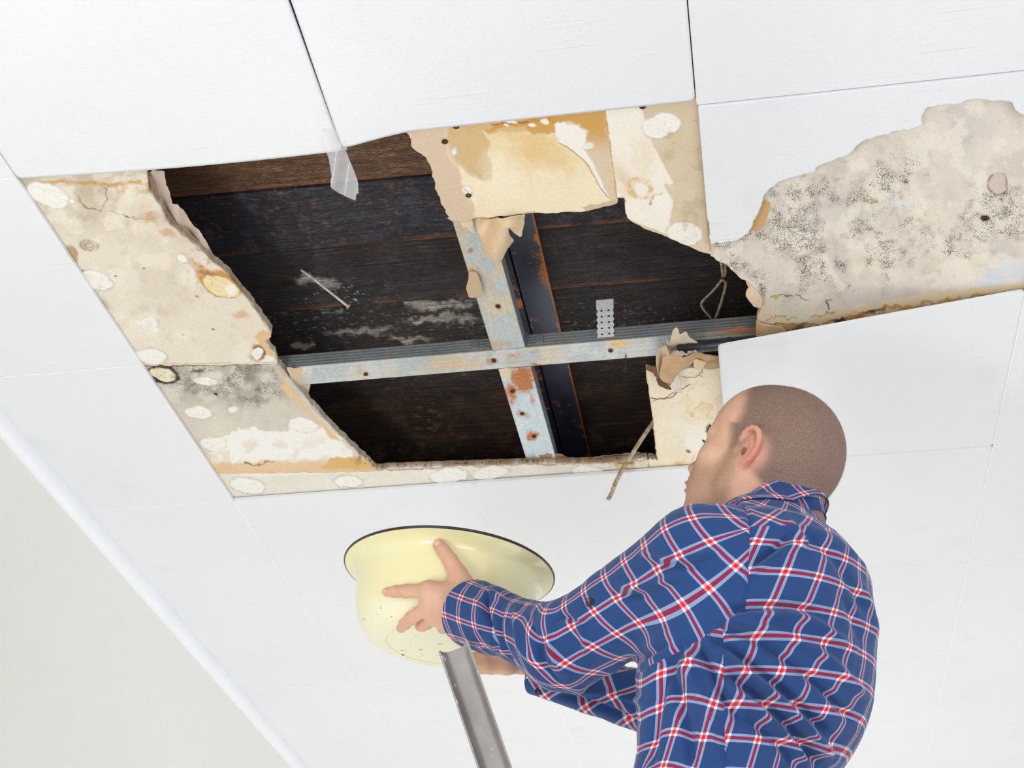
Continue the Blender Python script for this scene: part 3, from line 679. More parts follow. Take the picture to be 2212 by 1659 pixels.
def p_M(p):
    p.cloud(110, .35, .65, (232, 222, 208), .9, 3); p.cloud(60, .5, .7, (208, 198, 190), .6, 9); p.cloud(150, .52, .68, (214, 208, 204), .3, 19)
    n = fbm(p.u / 60, p.v / 60, 71, 5); n2 = fbm(p.u / 22, p.v / 22, 75, 4)
    g = .95 * np.exp(-((p.u - 1690) / 170) ** 2 - ((p.v - 520) / 120) ** 2) + .7 * np.exp(-((p.u - 1950) / 190) ** 2 - ((p.v - 560) / 80) ** 2) \
        + .7 * np.exp(-((p.u - 2140) / 90) ** 2 - ((p.v - 470) / 90) ** 2) + .55 * np.exp(-((p.u - 1900) / 120) ** 2 - ((p.v - 380) / 60) ** 2) + .12
    g = g * sstep(700, 640, p.v + (p.u - 1640) * .11)
    p.m = np.clip(g * (.45 + 1.3 * sstep(.36, .6, n)) * (.6 + .7 * sstep(.35, .6, n2)), 0, 1.35)
    p.cloud(40, .42, .62, (190, 178, 166), .4, 81, np.clip(p.m, 0, 1)); p.cloud(14, .55, .7, (150, 140, 132), .35, 85, np.clip(p.m, 0, 1))
    p.cloud(90, .60, .74, (200, 192, 194), .3, 87)
    p.cloud(44, .55, .68, (240, 232, 218), .7, 88)
    for a in [(1830, 350, 14, 9), (1850, 300, 8, 5), (2085, 300, 16, 18), (2160, 262, 9, 8), (1960, 395, 8, 6), (1640, 600, 24, 30), (1612, 575, 14, 9)]:
        p.m += .9 * np.exp(-((p.u - a[0]) / a[2]) ** 2 - ((p.v - a[1]) / a[3]) ** 2)
    p.ell(2155, 396, 20, 21, 0, (214, 196, 184), 1.5, 3, -.0005, m=.1); p.ring(2155, 396, 22, 23, 0, (120, 104, 92), 2, 1.5, 4, .8)
    p.ell(2128, 471, 10, 6, 10, (52, 40, 26), 3, 3); p.ell(1880, 432, 20, 7, 20, (226, 206, 190), 3, 8); p.ell(1945, 440, 26, 6, 15, (232, 232, 234), 5, 10, op=.8)
    p.ell(2170, 590, 60, 26, -20, (220, 224, 230), 8, 30, op=.85); p.ell(2050, 640, 46, 14, -8, (226, 224, 220), 6, 20, op=.6, m=.5)
    p.poly([(1614, 500), (1622, 480), (1634, 450), (1648, 428), (1664, 440), (1660, 460), (1655, 488), (1640, 497), (1620, 503)], (208, 170, 120), 1.5, 4, .0005, m=0)
    p.poly([(1609, 606), (1625, 612), (1650, 640), (1664, 660), (1700, 690), (1760, 684), (1700, 720), (1630, 745), (1620, 700), (1640, 660)], (238, 222, 196), 4, 8, m=0)
    p.poly([(1625, 712), (1700, 692), (1760, 682), (1850, 664), (1960, 640), (2080, 625), (2260, 602), (2260, 700), (1625, 800)], (236, 216, 182), 3, 5, op=.9, m=0)
    p.line([(1640, 720), (1700, 706), (1780, 700), (1850, 680), (1920, 668), (2000, 655), (2140, 640)], 3.5, (204, 150, 72), 3, 12, op=.85)
    p.line([(1634, 716), (1680, 700), (1740, 700)], 1.8, (170, 120, 60), 1.5, 10); p.line([(1650, 690), (1690, 680), (1740, 686), (1800, 672)], 1.4, (206, 156, 80), 1, 16)
    p.line([(1790, 668), (1786, 650), (1795, 645)], 1.2, (80, 60, 50), 1, 5)
    p.ell(1722, 712, 26, 7, -12, (92, 78, 66), 4, 12, op=.9); p.ell(1815, 690, 16, 6, -12, (60, 44, 34), 3, 10); p.ell(1880, 676, 28, 6, -10, (90, 62, 40), 4, 12, op=.9)
    p.ell(1850, 684, 24, 10, -10, (206, 140, 90), 5, 10, op=.7); p.ell(1730, 690, 20, 8, -12, (238, 230, 216), 3, 10)
    p.line([(1660, 640), (1720, 640), (1750, 650)], 1, (110, 90, 80), 1, 10)
    p.ell(1675, 642, 5, 6, 30, (222, 186, 100), 1.5, 3)
b6 = board('large grey-cream plasterboard covered in black mould specks right of the hole',
           [(1518, 440), (1525, 470), (1537, 552), (1565, 571), (1604, 603), (1615, 607), (1625, 618), (1640, 640), (1646, 662), (1643, 669), (1635, 687), (1634, 745), (1640, 770), (1800, 740), (2290, 665), (2290, 130), (1960, 190), (1700, 290), (1560, 400)],
           (234, 224, 208), p_M, z=BZ + .0006, seed=25, rag=4, wcol=(176, 136, 96))
sheet('torn_paper', [(1608, 604), (1622, 612), (1634, 625), (1648, 645), (1645, 668), (1628, 662), (1610, 640), (1610, 632), (1617, 620), (1612, 612)], lambda u, v: .012 - .0002 * (v - 604), (226, 200, 172), b6,
      colf=lambda u, v, c: c * (0.85 + 0.3 * fbm(u / 12, v / 12, 5)[:, None]))
sheet('torn_paper', [(1634, 690), (1650, 700), (1690, 704), (1700, 720), (1660, 728), (1636, 736), (1633, 715)], lambda u, v: .004 + .002 * np.sin(u / 7.), (222, 190, 150), b6)
sheet('torn_paper', [(2186, 212), (2192, 232), (2206, 248), (2230, 250), (2230, 205)], lambda u, v: .003 + 0 * v, (196, 140, 90), b6)

screwm = flat_mat('rusty_screw', (70, 52, 42), 0.5, 0.7, nscale=200, namp=.4)
def screw(u, v, z, r, parent, mat=None):
    w = P2W(u, v, z); V_, F_ = lathe([(0.0003, -0.0002), (r * .35, -0.0004), (r * .4, -0.0016), (r, -0.0018), (r * .95, 0.0), (r * .3, 0.003), (0.0003, 0.003)], 14)
    o = mk('screw', V_ + w, F_, mat or screwm, smooth=True); adopt(o, parent); return o
for q in [(985, 272), (961, 305), (1388, 229), (1012, 421)]: screw(*q, BZ - .0005, .0045, b5)
screw(2128, 471, BZ - .0005, .005, b6)
# ------------------------------------------------------------------ the void above the ceiling
def wood_material():
    t = NT('charred_wood'); geo = t.N('ShaderNodeNewGeometry').outputs['Position']
    def mp(sc, rot=0.03):
        m_ = t.N('ShaderNodeMapping'); t.L(geo, m_.inputs[0]); m_.inputs['Scale'].default_value = sc; m_.inputs['Rotation'].default_value = (0, 0, rot); return m_.outputs[0]
    c = t.N('ShaderNodeVertexColor', layer_name='Col').outputs[0]
    g = t.noise(mp((9, 190, 1)), 1.0, 6, 0.65, 0.8)
    g2 = t.noise(mp((70, 420, 1)), 1.0, 3, 0.7); ck = t.math('ABSOLUTE', t.math('SUBTRACT', t.noise(mp((55, 150, 1), -.02), 1.0, 4, 0.6, 1.2), .5)); ck = t.ramp(ck, [(0.0, 0.0), (0.06, 1.0)])
    sp = t.noise(mp((190, 420, 1)), 1.0, 2, 0.6)
    c = t.mix(0.85, c, t.ramp(g, [(0.3, 0.35), (0.52, 0.95), (0.72, 1.9)]), 'MULTIPLY')
    c = t.mix(0.5, c, t.ramp(g2, [(0.35, 0.5), (0.7, 1.5)]), 'MULTIPLY')
    c = t.mix(t.math('MULTIPLY', t.math('SUBTRACT', sp, 0.72, clamp=True), 6.0, clamp=True), c, (150, 100, 66))
    c = t.mix(.28, c, t.ramp(ck, [(0.0, .35), (1.0, 1.15)]), 'MULTIPLY'); rc = t.math('ADD', t.math('MULTIPLY', g, 0.6), t.math('ADD', t.math('MULTIPLY', g2, 0.5), t.math('MULTIPLY', ck, 0.45)))
    t.set(Base_Color=c, Roughness=t.ramp(g, [(0.3, 0.75), (0.7, 0.45)]), Normal=t.bump(rc, 0.9, 0.004))
    return t.m
WOOD = wood_material()
PZ = 0.15
seams = [0.26, 0.44, 0.60, 0.754, 0.915, 1.088, 1.245, 1.405, 1.565, 1.73, 1.90]
ordinals = ['brown grained plank just behind the sagging tiles, topmost in the hole', 'black charred plank passing behind the torn paper flap', 'dark plank with the long nail sticking out',
            'dark plank with pale mildew streaks just above the metal cross channel', 'charred plank hidden mostly behind the metal cross channel', 'brown-black plank just below the metal cross channel',
            'dark plank with an orange lower edge near the far side of the hole', 'black shadowed plank at the far edge of the hole']
def p_wood(p, k):
    p.put(np.full(len(p.u), 1.0), [(128, 94, 70), (64, 61, 70), (68, 60, 62), (60, 52, 50), (60, 50, 48), (66, 52, 44), (62, 48, 42), (50, 42, 40)][k])
    p.cloud(90, .42, .62, [(128, 92, 66), (44, 42, 48), (54, 44, 42), (44, 38, 36), (44, 40, 40), (84, 64, 48), (76, 58, 44), (40, 34, 32)][k], .8, 3 + k)
    if k == 0: p.ell(570, 412, 60, 20, -4, (84, 60, 46), 12, 10, op=.6); p.ring(585, 408, 30, 9, -4, (150, 110, 80), 2, 2, 6, .5)
    if k == 1: p.cloud(30, .55, .68, (84, 88, 104), .5, 9); p.cloud(8, .66, .72, (150, 104, 70), .5, 19)
    if k == 2:
        p.cloud(30, .6, .7, (90, 84, 96), .4, 9)
        p.ell(690, 610, 34, 12, 12, (220, 216, 220), 6, 12, op=.8); p.ell(655, 607, 14, 10, 0, (230, 228, 232), 4, 9, op=.8)
        sp = (vnoise(p.u / 2.6, p.v / 2.6, 5) > .88) * np.exp(-((p.u - 735) / 80) ** 2 - ((p.v - 634) / 22) ** 2); p.put(sp * 1.5, (236, 232, 240))
        p.line([(615, 600), (700, 598), (690, 605)], 1, (120, 90, 70))
    if k == 3:
        m_ = np.exp(-((p.v - 672) / 9) ** 2) * (p.u < 740) * sstep(560, 620, p.u); p.cloud(18, .42, .6, (150, 160, 146), .8, 5, m_)
        for a in [(960, 640, 70, 7, -3), (950, 690, 70, 9, -2), (905, 655, 60, 8, 12), (780, 722, 60, 6, -4), (650, 750, 14, 9, 0), (672, 748, 7, 6, 0), (880, 735, 40, 7, 0), (985, 660, 40, 6, -8), (930, 668, 30, 4, 3)]:
            p.ell(*a, (214, 204, 196), 4, 16, op=.75)
        sp = (vnoise(p.u / 6, p.v / 2.4, 5) > .85) * np.exp(-((p.v - 700) / 45) ** 2); p.put(sp * .6, (180, 170, 168))
    if k == 5: p.cloud(9, .58, .66, (170, 130, 90), .6, 23, np.exp(-((p.u - 920) / 60) ** 2)); p.cloud(50, .5, .65, (104, 78, 58), .6, 25)
    if k == 6: p.cloud(16, .56, .68, (150, 108, 72), .55, 23); p.cloud(40, .5, .65, (96, 70, 54), .6, 25)
    if k in (3, 4): p.line([(1180, 520), (1190, 500), (1180, 480)], 3, (170, 110, 60), 2, 8, op=.6)
    if k == 4: p.cloud(10, .6, .7, (120, 90, 70), .5, 27)
for k in range(len(seams) - 1):
    y0, y1 = seams[k] + .0012, seams[k + 1] - .0012; h = .003
    nx = int((2.0 - .25) / h); ny = max(4, int((y1 - y0) / h))
    gx, gy = np.meshgrid(np.linspace(.25, 2.0, nx + 1), np.linspace(y0, y1, ny + 1), indexing='ij')
    gy = gy + 0.014 * (gx - 1.0) * (1 if k < 8 else 1)
    idx = np.arange(gx.size).reshape(gx.shape); q = np.stack([idx[:-1, :-1], idx[:-1, 1:], idx[1:, 1:], idx[1:, :-1]], -1).reshape(-1, 4)
    kk = min(max(k - 2 + 0, 0), 7) if k >= 2 else 0
    t_ = np.linspace(0, 1, ny + 1)[None, :]; zc = .0016 * ((2 * t_ - 1) ** 8) + .0015 * (k % 3) + 0 * gx
    u, v, _ = W2P(np.stack([gx.ravel(), gy.ravel(), np.full(gx.size, Z0 + PZ)], 1))
    p = Paint(u, v, (70, 56, 48)); p_wood(p, kk)
    ed = np.broadcast_to(np.exp(-((1 - t_) / .05) ** 2), gx.shape).ravel() * [.9, .9, .9, .25, .2, .9, .9, .3][kk]
    p.put(ed * sstep(.35, .6, fbm(u / 60, v / 20, 7 + k)), (150, 92, 48))
    o, us, lo, be = slab('wooden_plank', gx, gy, q, Z0 + PZ + zc, .022, WOOD)
    setcol(o, 'Col', np.concatenate([np.clip(p.c, 0, 1), np.tile(lin((60, 46, 38)), (len(us), 1))]))
    if k < 2: lab = ['dark plank hidden under the ceiling before the hole, nearest to the viewer', 'dark plank hidden above the loose ceiling tiles before the hole'][k]
    else: lab = ordinals[kk]
    tag(o, lab, 'plank', 'wooden planks above the ceiling hole')
dark = flat_mat('leak_block_dark', (48, 40, 36), 0.9)
struct(box('ceiling', XW, 4.5, -2.0, 5.5, Z0 + .19, Z0 + .21, dark))  # unseen slab added to keep stray light out of the void
struct(box('leak_strip_right', 4.5, 4.52, -2.0, 5.5, Z0, Z0 + .21, dark)); struct(box('leak_strip_back', XW, 4.5, -2.02, -2.0, Z0, Z0 + .21, dark))  # unseen strips added to stop light leaking in at the sides

def metal_material(name, rough, metal, var=0.25, fleck=False):
    t = NT(name); geo = t.N('ShaderNodeNewGeometry').outputs['Position']
    c = t.N('ShaderNodeVertexColor', layer_name='Col').outputs[0]; ru = t.N('ShaderNodeVertexColor', layer_name='Rust').outputs[0]
    n = t.noise(geo, 150, 4, 0.65); n2 = t.noise(geo, 700, 2, 0.6)
    c = t.mix(0.6, c, t.ramp(n, [(0.3, 1 - var), (0.7, 1 + var)]), 'MULTIPLY')
    rc = t.ramp(n2, [(0.35, (120, 62, 30)), (0.5, (196, 108, 46)), (0.68, (226, 160, 80))])
    m_ = t.math('MULTIPLY', t.math('SUBTRACT', t.math('ADD', ru, t.math('MULTIPLY', n, 0.9)), 0.78, clamp=True), 3.0, clamp=True)
    c = t.mix(m_, c, rc)
    t.set(Base_Color=c, Metallic=t.math('MULTIPLY', t.math('SUBTRACT', 1.0, m_), metal), Roughness=t.ramp(n, [(0.3, rough - .08), (0.7, rough + .15)]), Normal=t.bump(n2, 0.2, 0.0008))
    return t.m
GALV = metal_material('galvanised_steel', 0.45, 0.12); BEAMM = metal_material('dark_painted_steel', 0.35, 0.15, .2)
def channel(label, axis, c0, a0, a1, z, paint, cut0=0.0):
    """C60 furring channel: ribbed web facing down, ribbed flanges, inward lips"""
    pr = [(-.022, .0275), (-.0285, .0275)]
    for hh in np.linspace(.026, .002, 17): pr.append((-.0297 + (.0009 if (int(hh * 1000) // 3) % 2 else 0), hh))
    for ss in np.linspace(-.0292, .0292, 41):
        g = .0012 * (np.exp(-((abs(ss) - .014) / .0022) ** 2)) + .0005 * np.exp(-(ss / .002) ** 2); pr.append((ss, g))
    for hh in np.linspace(.002, .026, 17): pr.append((.0297 - (.0009 if (int(hh * 1000) // 3) % 2 else 0), hh))
    pr += [(.0285, .0275), (.022, .0275)]
    pr = np.array(pr); n = len(pr); m = int((a1 - a0) / .0025) + 1; al = np.linspace(a0, a1, m)
    A, Sx = np.meshgrid(al, pr[:, 0], indexing='ij'); _, Hh = np.meshgrid(al, pr[:, 1], indexing='ij')
    dent = .0007 * (fbm(A / .03, Sx / .03, 8) - .5)
    if axis == 'x': P3 = np.stack([A, c0 + Sx, Z0 + z + Hh + dent], -1)
    else: P3 = np.stack([c0 + Sx, A, Z0 + z + Hh + dent], -1)
    idx = np.arange(m * n).reshape(m, n); q = np.stack([idx[:-1, :-1], idx[:-1, 1:], idx[1:, 1:], idx[1:, :-1]], -1).reshape(-1, 4)
    if axis == 'x': q = q[:, ::-1]
    V_ = P3.reshape(-1, 3); u, v, _ = W2P(V_)
    p = Paint(u, v, (190, 198, 200)); paint(p)
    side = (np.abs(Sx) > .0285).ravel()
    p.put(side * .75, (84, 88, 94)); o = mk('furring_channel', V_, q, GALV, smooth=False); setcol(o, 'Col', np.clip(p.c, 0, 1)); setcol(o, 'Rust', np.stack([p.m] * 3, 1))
    md = o.modifiers.new('s', 'SOLIDIFY'); md.thickness = .0006; md.offset = 1
    return tag(o, label, 'metal channel')
def add_rust(p, u, v, ru, rv, amt, warp=10):
    uu = p.u + p.wu * warp; vv = p.v + p.wv * warp
    ru *= 1.35; rv *= 1.35; p.m = np.maximum(p.m, amt * np.exp(-((uu - u) / ru) ** 2 - ((vv - v) / rv) ** 2))
def p_h(p):
    p.cloud(60, .4, .62, (214, 217, 215), .7, 5); p.cloud(30, .46, .66, (216, 202, 178), .7, 6); p.cloud(20, .6, .74, (166, 172, 176), .4, 7)
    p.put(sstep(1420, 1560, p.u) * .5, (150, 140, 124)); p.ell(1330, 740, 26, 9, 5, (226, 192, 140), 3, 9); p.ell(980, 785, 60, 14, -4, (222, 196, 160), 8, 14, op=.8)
    for a in [(1060, 780, 20, 10, .55), (1110, 770, 16, 8, .5), (1068, 775, 8, 6, .7), (1170, 786, 22, 4, .75), (1600, 715, 50, 8, .6), (790, 806, 5, 4, .6), (1320, 757, 8, 5, .6), (880, 795, 40, 3, .35), (1300, 728, 14, 5, .5)]: add_rust(p, *a)
def p_v1(p):
    p.cloud(60, .4, .62, (200, 206, 206), .7, 15); p.cloud(34, .44, .6, (216, 200, 170), .85, 16, sstep(760, 560, p.v)); p.cloud(20, .6, .72, (170, 176, 178), .4, 17)
    p.ell(1075, 660, 34, 22, 10, (220, 204, 176), 6, 8, op=.8); p.ell(1060, 745, 30, 8, 0, (206, 170, 120), 6, 8, op=.7)
    for a in [(1012, 542, 8, 7, .7), (1076, 660, 6, 5, .9), (1050, 600, 20, 20, .35), (1090, 740, 40, 8, .4)]: add_rust(p, *a)
def p_v2(p):
    p.cloud(50, .4, .6, (204, 216, 224), .8, 25); p.cloud(16, .55, .7, (222, 230, 234), .6, 26); p.ell(1090, 805, 20, 10, 0, (224, 210, 186), 4, 9)
    for a in [(1130, 815, 24, 26, .95), (1100, 850, 18, 20, .75), (1108, 845, 10, 10, .8), (1128, 893, 14, 10, .55), (1152, 942, 14, 9, .8), (1150, 860, 10, 20, .5), (1130, 800, 18, 10, .6)]: add_rust(p, *a, 14)
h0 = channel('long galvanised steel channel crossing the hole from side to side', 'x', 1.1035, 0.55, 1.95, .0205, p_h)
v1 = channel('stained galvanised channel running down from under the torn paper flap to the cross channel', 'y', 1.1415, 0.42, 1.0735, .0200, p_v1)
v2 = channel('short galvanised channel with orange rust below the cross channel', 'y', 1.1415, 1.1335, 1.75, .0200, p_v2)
ringm = flat_mat('rusty_screw_plug', (176, 120, 70), 0.8, 0.2, nscale=150, namp=.4)
for (q, par) in [((1067, 779), h0), ((790, 808), h0), ((1319, 757), h0), ((1575, 731), h0), ((1076, 661), v1), ((1018, 590), v1), ((1107, 845), v2), ((1128, 893), v2), ((1154, 942), v2)]:
    o = screw(*q, .0198, .0042, par, screwm)
for u_, par in ((1025, h0), (1168, h0)):       # small punched tabs on the side of the channel
    w = P2W(u_, 742, .034); box('punched_tab', w[0] - .006, w[0] + .006, 1.0705, 1.0735, w[2] - .007, w[2] + .007, flat_mat('tab_steel', (150, 158, 164), .4, .5), h0, .0006)

# dark steel beam: wide flange, narrow strip beside it
def beam_part(name, x0, x1, z0, z1, base, rustf, parent):
    ny = 700; nxs = 24
    prof_ = [(x0, z1)] + [(x0 + (x1 - x0) * k / nxs, z0) for k in range(nxs + 1)] + [(x1, z1)]
    ys = np.linspace(.1, 2.1, ny); V_ = np.array([(a, y - 0.0 , Z0 + b) for y in ys for (a, b) in prof_]); n = len(prof_)
    idx = np.arange(ny * n).reshape(ny, n); q = np.stack([idx[:-1, :], np.roll(idx, -1, 1)[:-1], np.roll(idx, -1, 1)[1:], idx[1:, :]], -1).reshape(-1, 4)
    u, v, _ = W2P(V_); p = Paint(u, v, base); p.cloud(60, .4, .65, tuple(int(c * 1.25) for c in base), .8, 3)
    x = V_[:, 0]; y = V_[:, 1]; p.m = rustf(x, y, p)
    o = mk(name, V_, q, BEAMM); setcol(o, 'Col', np.clip(p.c, 0, 1)); setcol(o, 'Rust', np.stack([p.m] * 3, 1)); adopt(o, parent); return o
be_ = empty('steel_beam', (1.17, .1, Z0 + .145)); tag(be_, 'dark blue-black steel beam with a rusty right edge beside the vertical channels', 'steel beam', kind='thing')
beam_part('flange', 1.1630, 1.2165, .1405, .148, (58, 62, 76), lambda x, y, p: np.clip(1.0 * np.exp(-((1.2165 - x) / .0028)) * (.5 + 1.1 * fbm(y / .05, x / .02, 4)) + .55 * (np.exp(-((x - 1.207) / .012) ** 2 - ((y - 1.03) / .05) ** 2) + .6 * np.exp(-((x - 1.2) / .02) ** 2 - ((y - .97) / .012) ** 2)) + .45 * (fbm(x / .012, y / .02, 9, 3) > .72), 0, 1), be_)
beam_part('side_strip', 1.118, 1.1585, .1445, .149, (50, 54, 66), lambda x, y, p: .75 * np.exp(-((y - .93) / .03) ** 2 - ((x - 1.15) / .012) ** 2) + .7 * np.exp(-((y - 1.11) / .02) ** 2) + .5 * (fbm(x / .01, y / .02, 19, 3) > .72), be_)

# perforated metal hanger
def plate(name, mask, s0, s1, t0, t1, step, mp, thick, mat):
    gs, gt = np.meshgrid(np.arange(s0, s1 + step, step), np.arange(t0, t1 + step, step), indexing='ij')
    cs = (gs[:-1, :-1] + gs[1:, 1:]) / 2; ct = (gt[:-1, :-1] + gt[1:, 1:]) / 2; keep = mask(cs, ct)
    idx = np.arange(gs.size).reshape(gs.shape); q = np.stack([idx[:-1, :-1], idx[:-1, 1:], idx[1:, 1:], idx[1:, :-1]], -1)[keep]
    used, inv = np.unique(q, return_inverse=True); W_ = mp(gs.ravel()[used], gt.ravel()[used])
    o = mk(name, W_, inv.reshape(q.shape), mat); md = o.modifiers.new('s', 'SOLIDIFY'); md.thickness = thick; md.offset = 0; return o
def hmask(s, t):
    saw = np.abs(((t / .0125) % 1) - .5) * 2
    w = .0155 - .0026 * (1 - saw) * (t < .066)
    m_ = np.abs(s) < w
    for k in range(5):
        for sx in (-.0062, .0062): m_ &= np.hypot(s - sx, t - (.0065 + k * .0125)) > .0021
    return m_
wh = P2W(1312, 727, .047)
galv2 = flat_mat('spotted_zinc', (236, 240, 244), 0.45, 0.0, nscale=260, namp=.12)
o = plate('perforated_hanger', hmask, -.017, .017, 0, .080, .0007,
          lambda s, t: np.stack([wh[0] + s, np.full_like(s, 1.0708), wh[2] - .021 + t], -1), .0009, galv2)
tag(o, 'perforated zinc hanger strap with notched edges standing on the cross channel', 'hanger strap')
# dark pipe under the right end of the cross channel
a_ = P2W(1462, 752, .006); b_ = P2W(1700, 733, .006)
pm = flat_mat('dark_pipe', (52, 54, 62), 0.35, 0.1, nscale=60, namp=.35, bump=.3)
tag(tube('pipe', [a_, b_], .0105, pm, 20), 'dark grey pipe end behind the curled paper under the cross channel', 'pipe')
# nail, loose wires, cable
nailm = flat_mat('grey_nail', (216, 206, 200), 0.4, 0.1, nscale=200, namp=.2)
n0 = P2W(650, 583, .149); n1 = P2W(752, 662, .088)
nd = (n1 - n0) / np.linalg.norm(n1 - n0)
ne = empty('nail', tuple(n0)); tag(ne, 'long bent nail sticking out of a dark plank left of the vertical channel', 'nail')
side_ = np.cross(nd, [0, 0, 1.0])
tube('shank', spline([n0, n0 * .75 + n1 * .25 + side_ * .0025, n0 * .4 + n1 * .6 + side_ * .001, n1], 12), .0024, nailm, 10, ne)
tube('head', [n1, n1 + nd * .0015, n1 + nd * .002], [.0050, .0050, .003], nailm, 12, ne)
def px3(L): return np.array([P2W(*a) for a in L])
cabm = flat_mat('dirty_cable', (168, 152, 126), 0.55, nscale=120, namp=.3, bump=.2)
o = tube('cable', spline(px3([(1424, 893, .045), (1410, 914, .034), (1385, 950, .012), (1352, 1002, -.014), (1334, 1034, -.03), (1326, 1052, -.036), (1322, 1064, -.040), (1314, 1078, -.046)]), 40), .0042, cabm, 12)
tag(o, 'grey twin cable dangling out of the right corner of the hole', 'cable')
o = tube('cable', spline(px3([(1558, 566, .07), (1561, 590, .08), (1562, 604, .085), (1568, 612, .088), (1562, 640, .09), (1553, 668, .09), (1545, 690, .088), (1549, 702, .085)]), 36), .0026, cabm, 10)
tag(o, 'short straight cable end hanging beside a looped wire in the right of the hole', 'cable', 'tied cables in the right of the hole')
o = tube('cable', spline(px3([(1566, 566, .07), (1567, 590, .08), (1558, 606, .085), (1540, 628, .09), (1520, 648, .092), (1515, 658, .092), (1521, 670, .092), (1535, 686, .09), (1549, 704, .085)]), 40), .0022, cabm, 10)
tag(o, 'thin wire bent into a loop in the right of the hole', 'cable', 'tied cables in the right of the hole')
darkw = flat_mat('dark_wire', (60, 44, 36), 0.5, .4)
o = tube('wire_tie', px3([(1551, 603, .080), (1560, 601, .076), (1570, 602, .078), (1572, 606, .084)]), .0016, darkw, 8); tag(o, 'dark wire tie wrapped round the two cables in the hole', 'wire tie')
hk = px3([(1352, 766, .019), (1352, 780, .012), (1351, 792, .006), (1347, 798, .004), (1350, 803, .003), (1355, 799, .004), (1352, 792, .006)])
o = tube('wire_hook', spline(hk, 26), .0011, darkw, 8); tag(o, 'small wire hook with an eye hanging from the cross channel', 'hook')
# clear tape
t = NT('clear_tape'); t.set(Base_Color=(.95, .95, .96, 1), Roughness=.12, Alpha=.26); t.b.inputs['Specular IOR Level'].default_value = .9
TAPE = t.m
tp = empty('clear_tape', tuple(P2W(735, 325, 0))); tag(tp, 'strip of clear adhesive tape hanging off the tile seam into the hole', 'tape')
sheet('loose_end', [(704, 325), (711, 348), (716, 378), (713, 405), (740, 422), (768, 434), (771, 414), (776, 420), (773, 393), (766, 372), (756, 348), (746, 322)],
      lambda u, v: -.021 - np.clip(v - 325, 0, 200) * .00042 + .004 * np.sin(u / 9. + v / 60.), (255, 255, 255), tp, mat=TAPE, thick=.0002, rag=0)
sheet('stuck_end', [(684, 200), (716, 200), (752, 326), (704, 326)], lambda u, v: -.0035 - .018 * sstep(230, 325, v) + .0005 * np.sin(v / 5. + u / 11.), (255, 255, 255), tp, mat=TAPE, thick=.0002, rag=2)

# ------------------------------------------------------------------ enamel basin
BC = U(970.5, 1236, 2.49)
BN = (Matrix.Rotation(math.radians(4.5), 3, 'Y') @ Matrix.Rotation(math.radians(2.0), 3, 'X'))
BPROF = [(.1775, .000), (.1700, -.0035), (.1620, -.0085), (.1560, -.0150), (.1528, -.0240), (.1522, -.0400), (.1505, -.0560), (.1465, -.0730), (.1400, -.0880), (.1305, -.1010), (.1190, -.1095), (.1080, -.1128), (.0950, -.1147), (.0920, -.1147), (.0890, -.1136), (.0500, -.1131), (.0003, -.1130)]
BPROF = [(r_, z_ * (1 + .14 * min(1, -z_ / .08))) for r_, z_ in BPROF]
BRM = np.array(BN)
def basin_mat():
    t = NT('cream_enamel'); v = t.coords(); 
    n = t.noise(v, 11, 3, .5); ch = t.noise(v, 75, 3, .7); big = t.noise(v, 9, 2, .5)
    c = t.ramp(n, [(.35, (244, 237, 184)), (.65, (246, 240, 194))])
    sep = t.N('ShaderNodeSeparateXYZ'); t.L(v, sep.inputs[0])
    low = t.ramp(t.math('MULTIPLY', sep.outputs[2], -8.0), [(.66, 0.0), (.86, 1.0)])
    c = t.mix(t.math('MULTIPLY', low, .75), c, (246, 242, 214))
    thr = t.math('SUBTRACT', .745, t.math('MULTIPLY', low, .05))
    m_ = t.math('MULTIPLY', t.math('SUBTRACT', t.math('ADD', ch, t.math('MULTIPLY', t.math('SUBTRACT', big, .5), .35)), thr, clamp=True), 40.0, clamp=True)
    c = t.mix(m_, c, (70, 56, 40))
    t.set(Base_Color=c, Roughness=.16, Normal=t.bump(n, .03, .002)); t.b.inputs['Coat Weight'].default_value = .3
    return t.m
bs = empty('enamel_basin', tuple(BC)); bs.rotation_euler = BN.to_euler()
tag(bs, 'cream yellow enamel basin with a dark rim held up by the person', 'basin')
pr = spline(BPROF, 90); Vb, Fb = lathe([(max(r_, .0003), z_) for r_, z_ in pr], 160)
o = mk('bowl', Vb, Fb, basin_mat(), bs, smooth=True); md = o.modifiers.new('s', 'SOLIDIFY'); md.thickness = .0016; md.offset = -1
rimm = flat_mat('dark_rim', (52, 40, 42), .3, nscale=90, namp=.4)
th = np.linspace(0, 2 * math.pi, 161)[:-1]; rim_pts = [(.178 * math.cos(a), .178 * math.sin(a), .0008) for a in th]
V_ = []; F_ = []
for i, a in enumerate(th):
    for k in range(10):
        b = 2 * math.pi * k / 10; rr = .1782 + .0024 * math.cos(b); V_.append((rr * math.cos(a), rr * math.sin(a), .0008 + .0024 * math.sin(b)))
for i in range(160):
    for k in range(10): F_.append((i * 10 + k, ((i + 1) % 160) * 10 + k, ((i + 1) % 160) * 10 + (k + 1) % 10, i * 10 + (k + 1) % 10))
mk('rim', V_, F_, rimm, bs, smooth=True)
_pz = np.array([z_ for r_, z_ in pr]); _prr = np.array([r_ for r_, z_ in pr])
def basin_sd(X):
    """rough signed distance to the outside of the basin (positive outside)"""
    L = (np.asarray(X) - BC) @ BRM; r_ = np.hypot(L[..., 0], L[..., 1]); z_ = L[..., 2]
    rw = np.interp(-z_, -_pz[:60], _prr[:60]); return np.maximum(np.maximum(r_ - rw, -.129 - z_), z_)
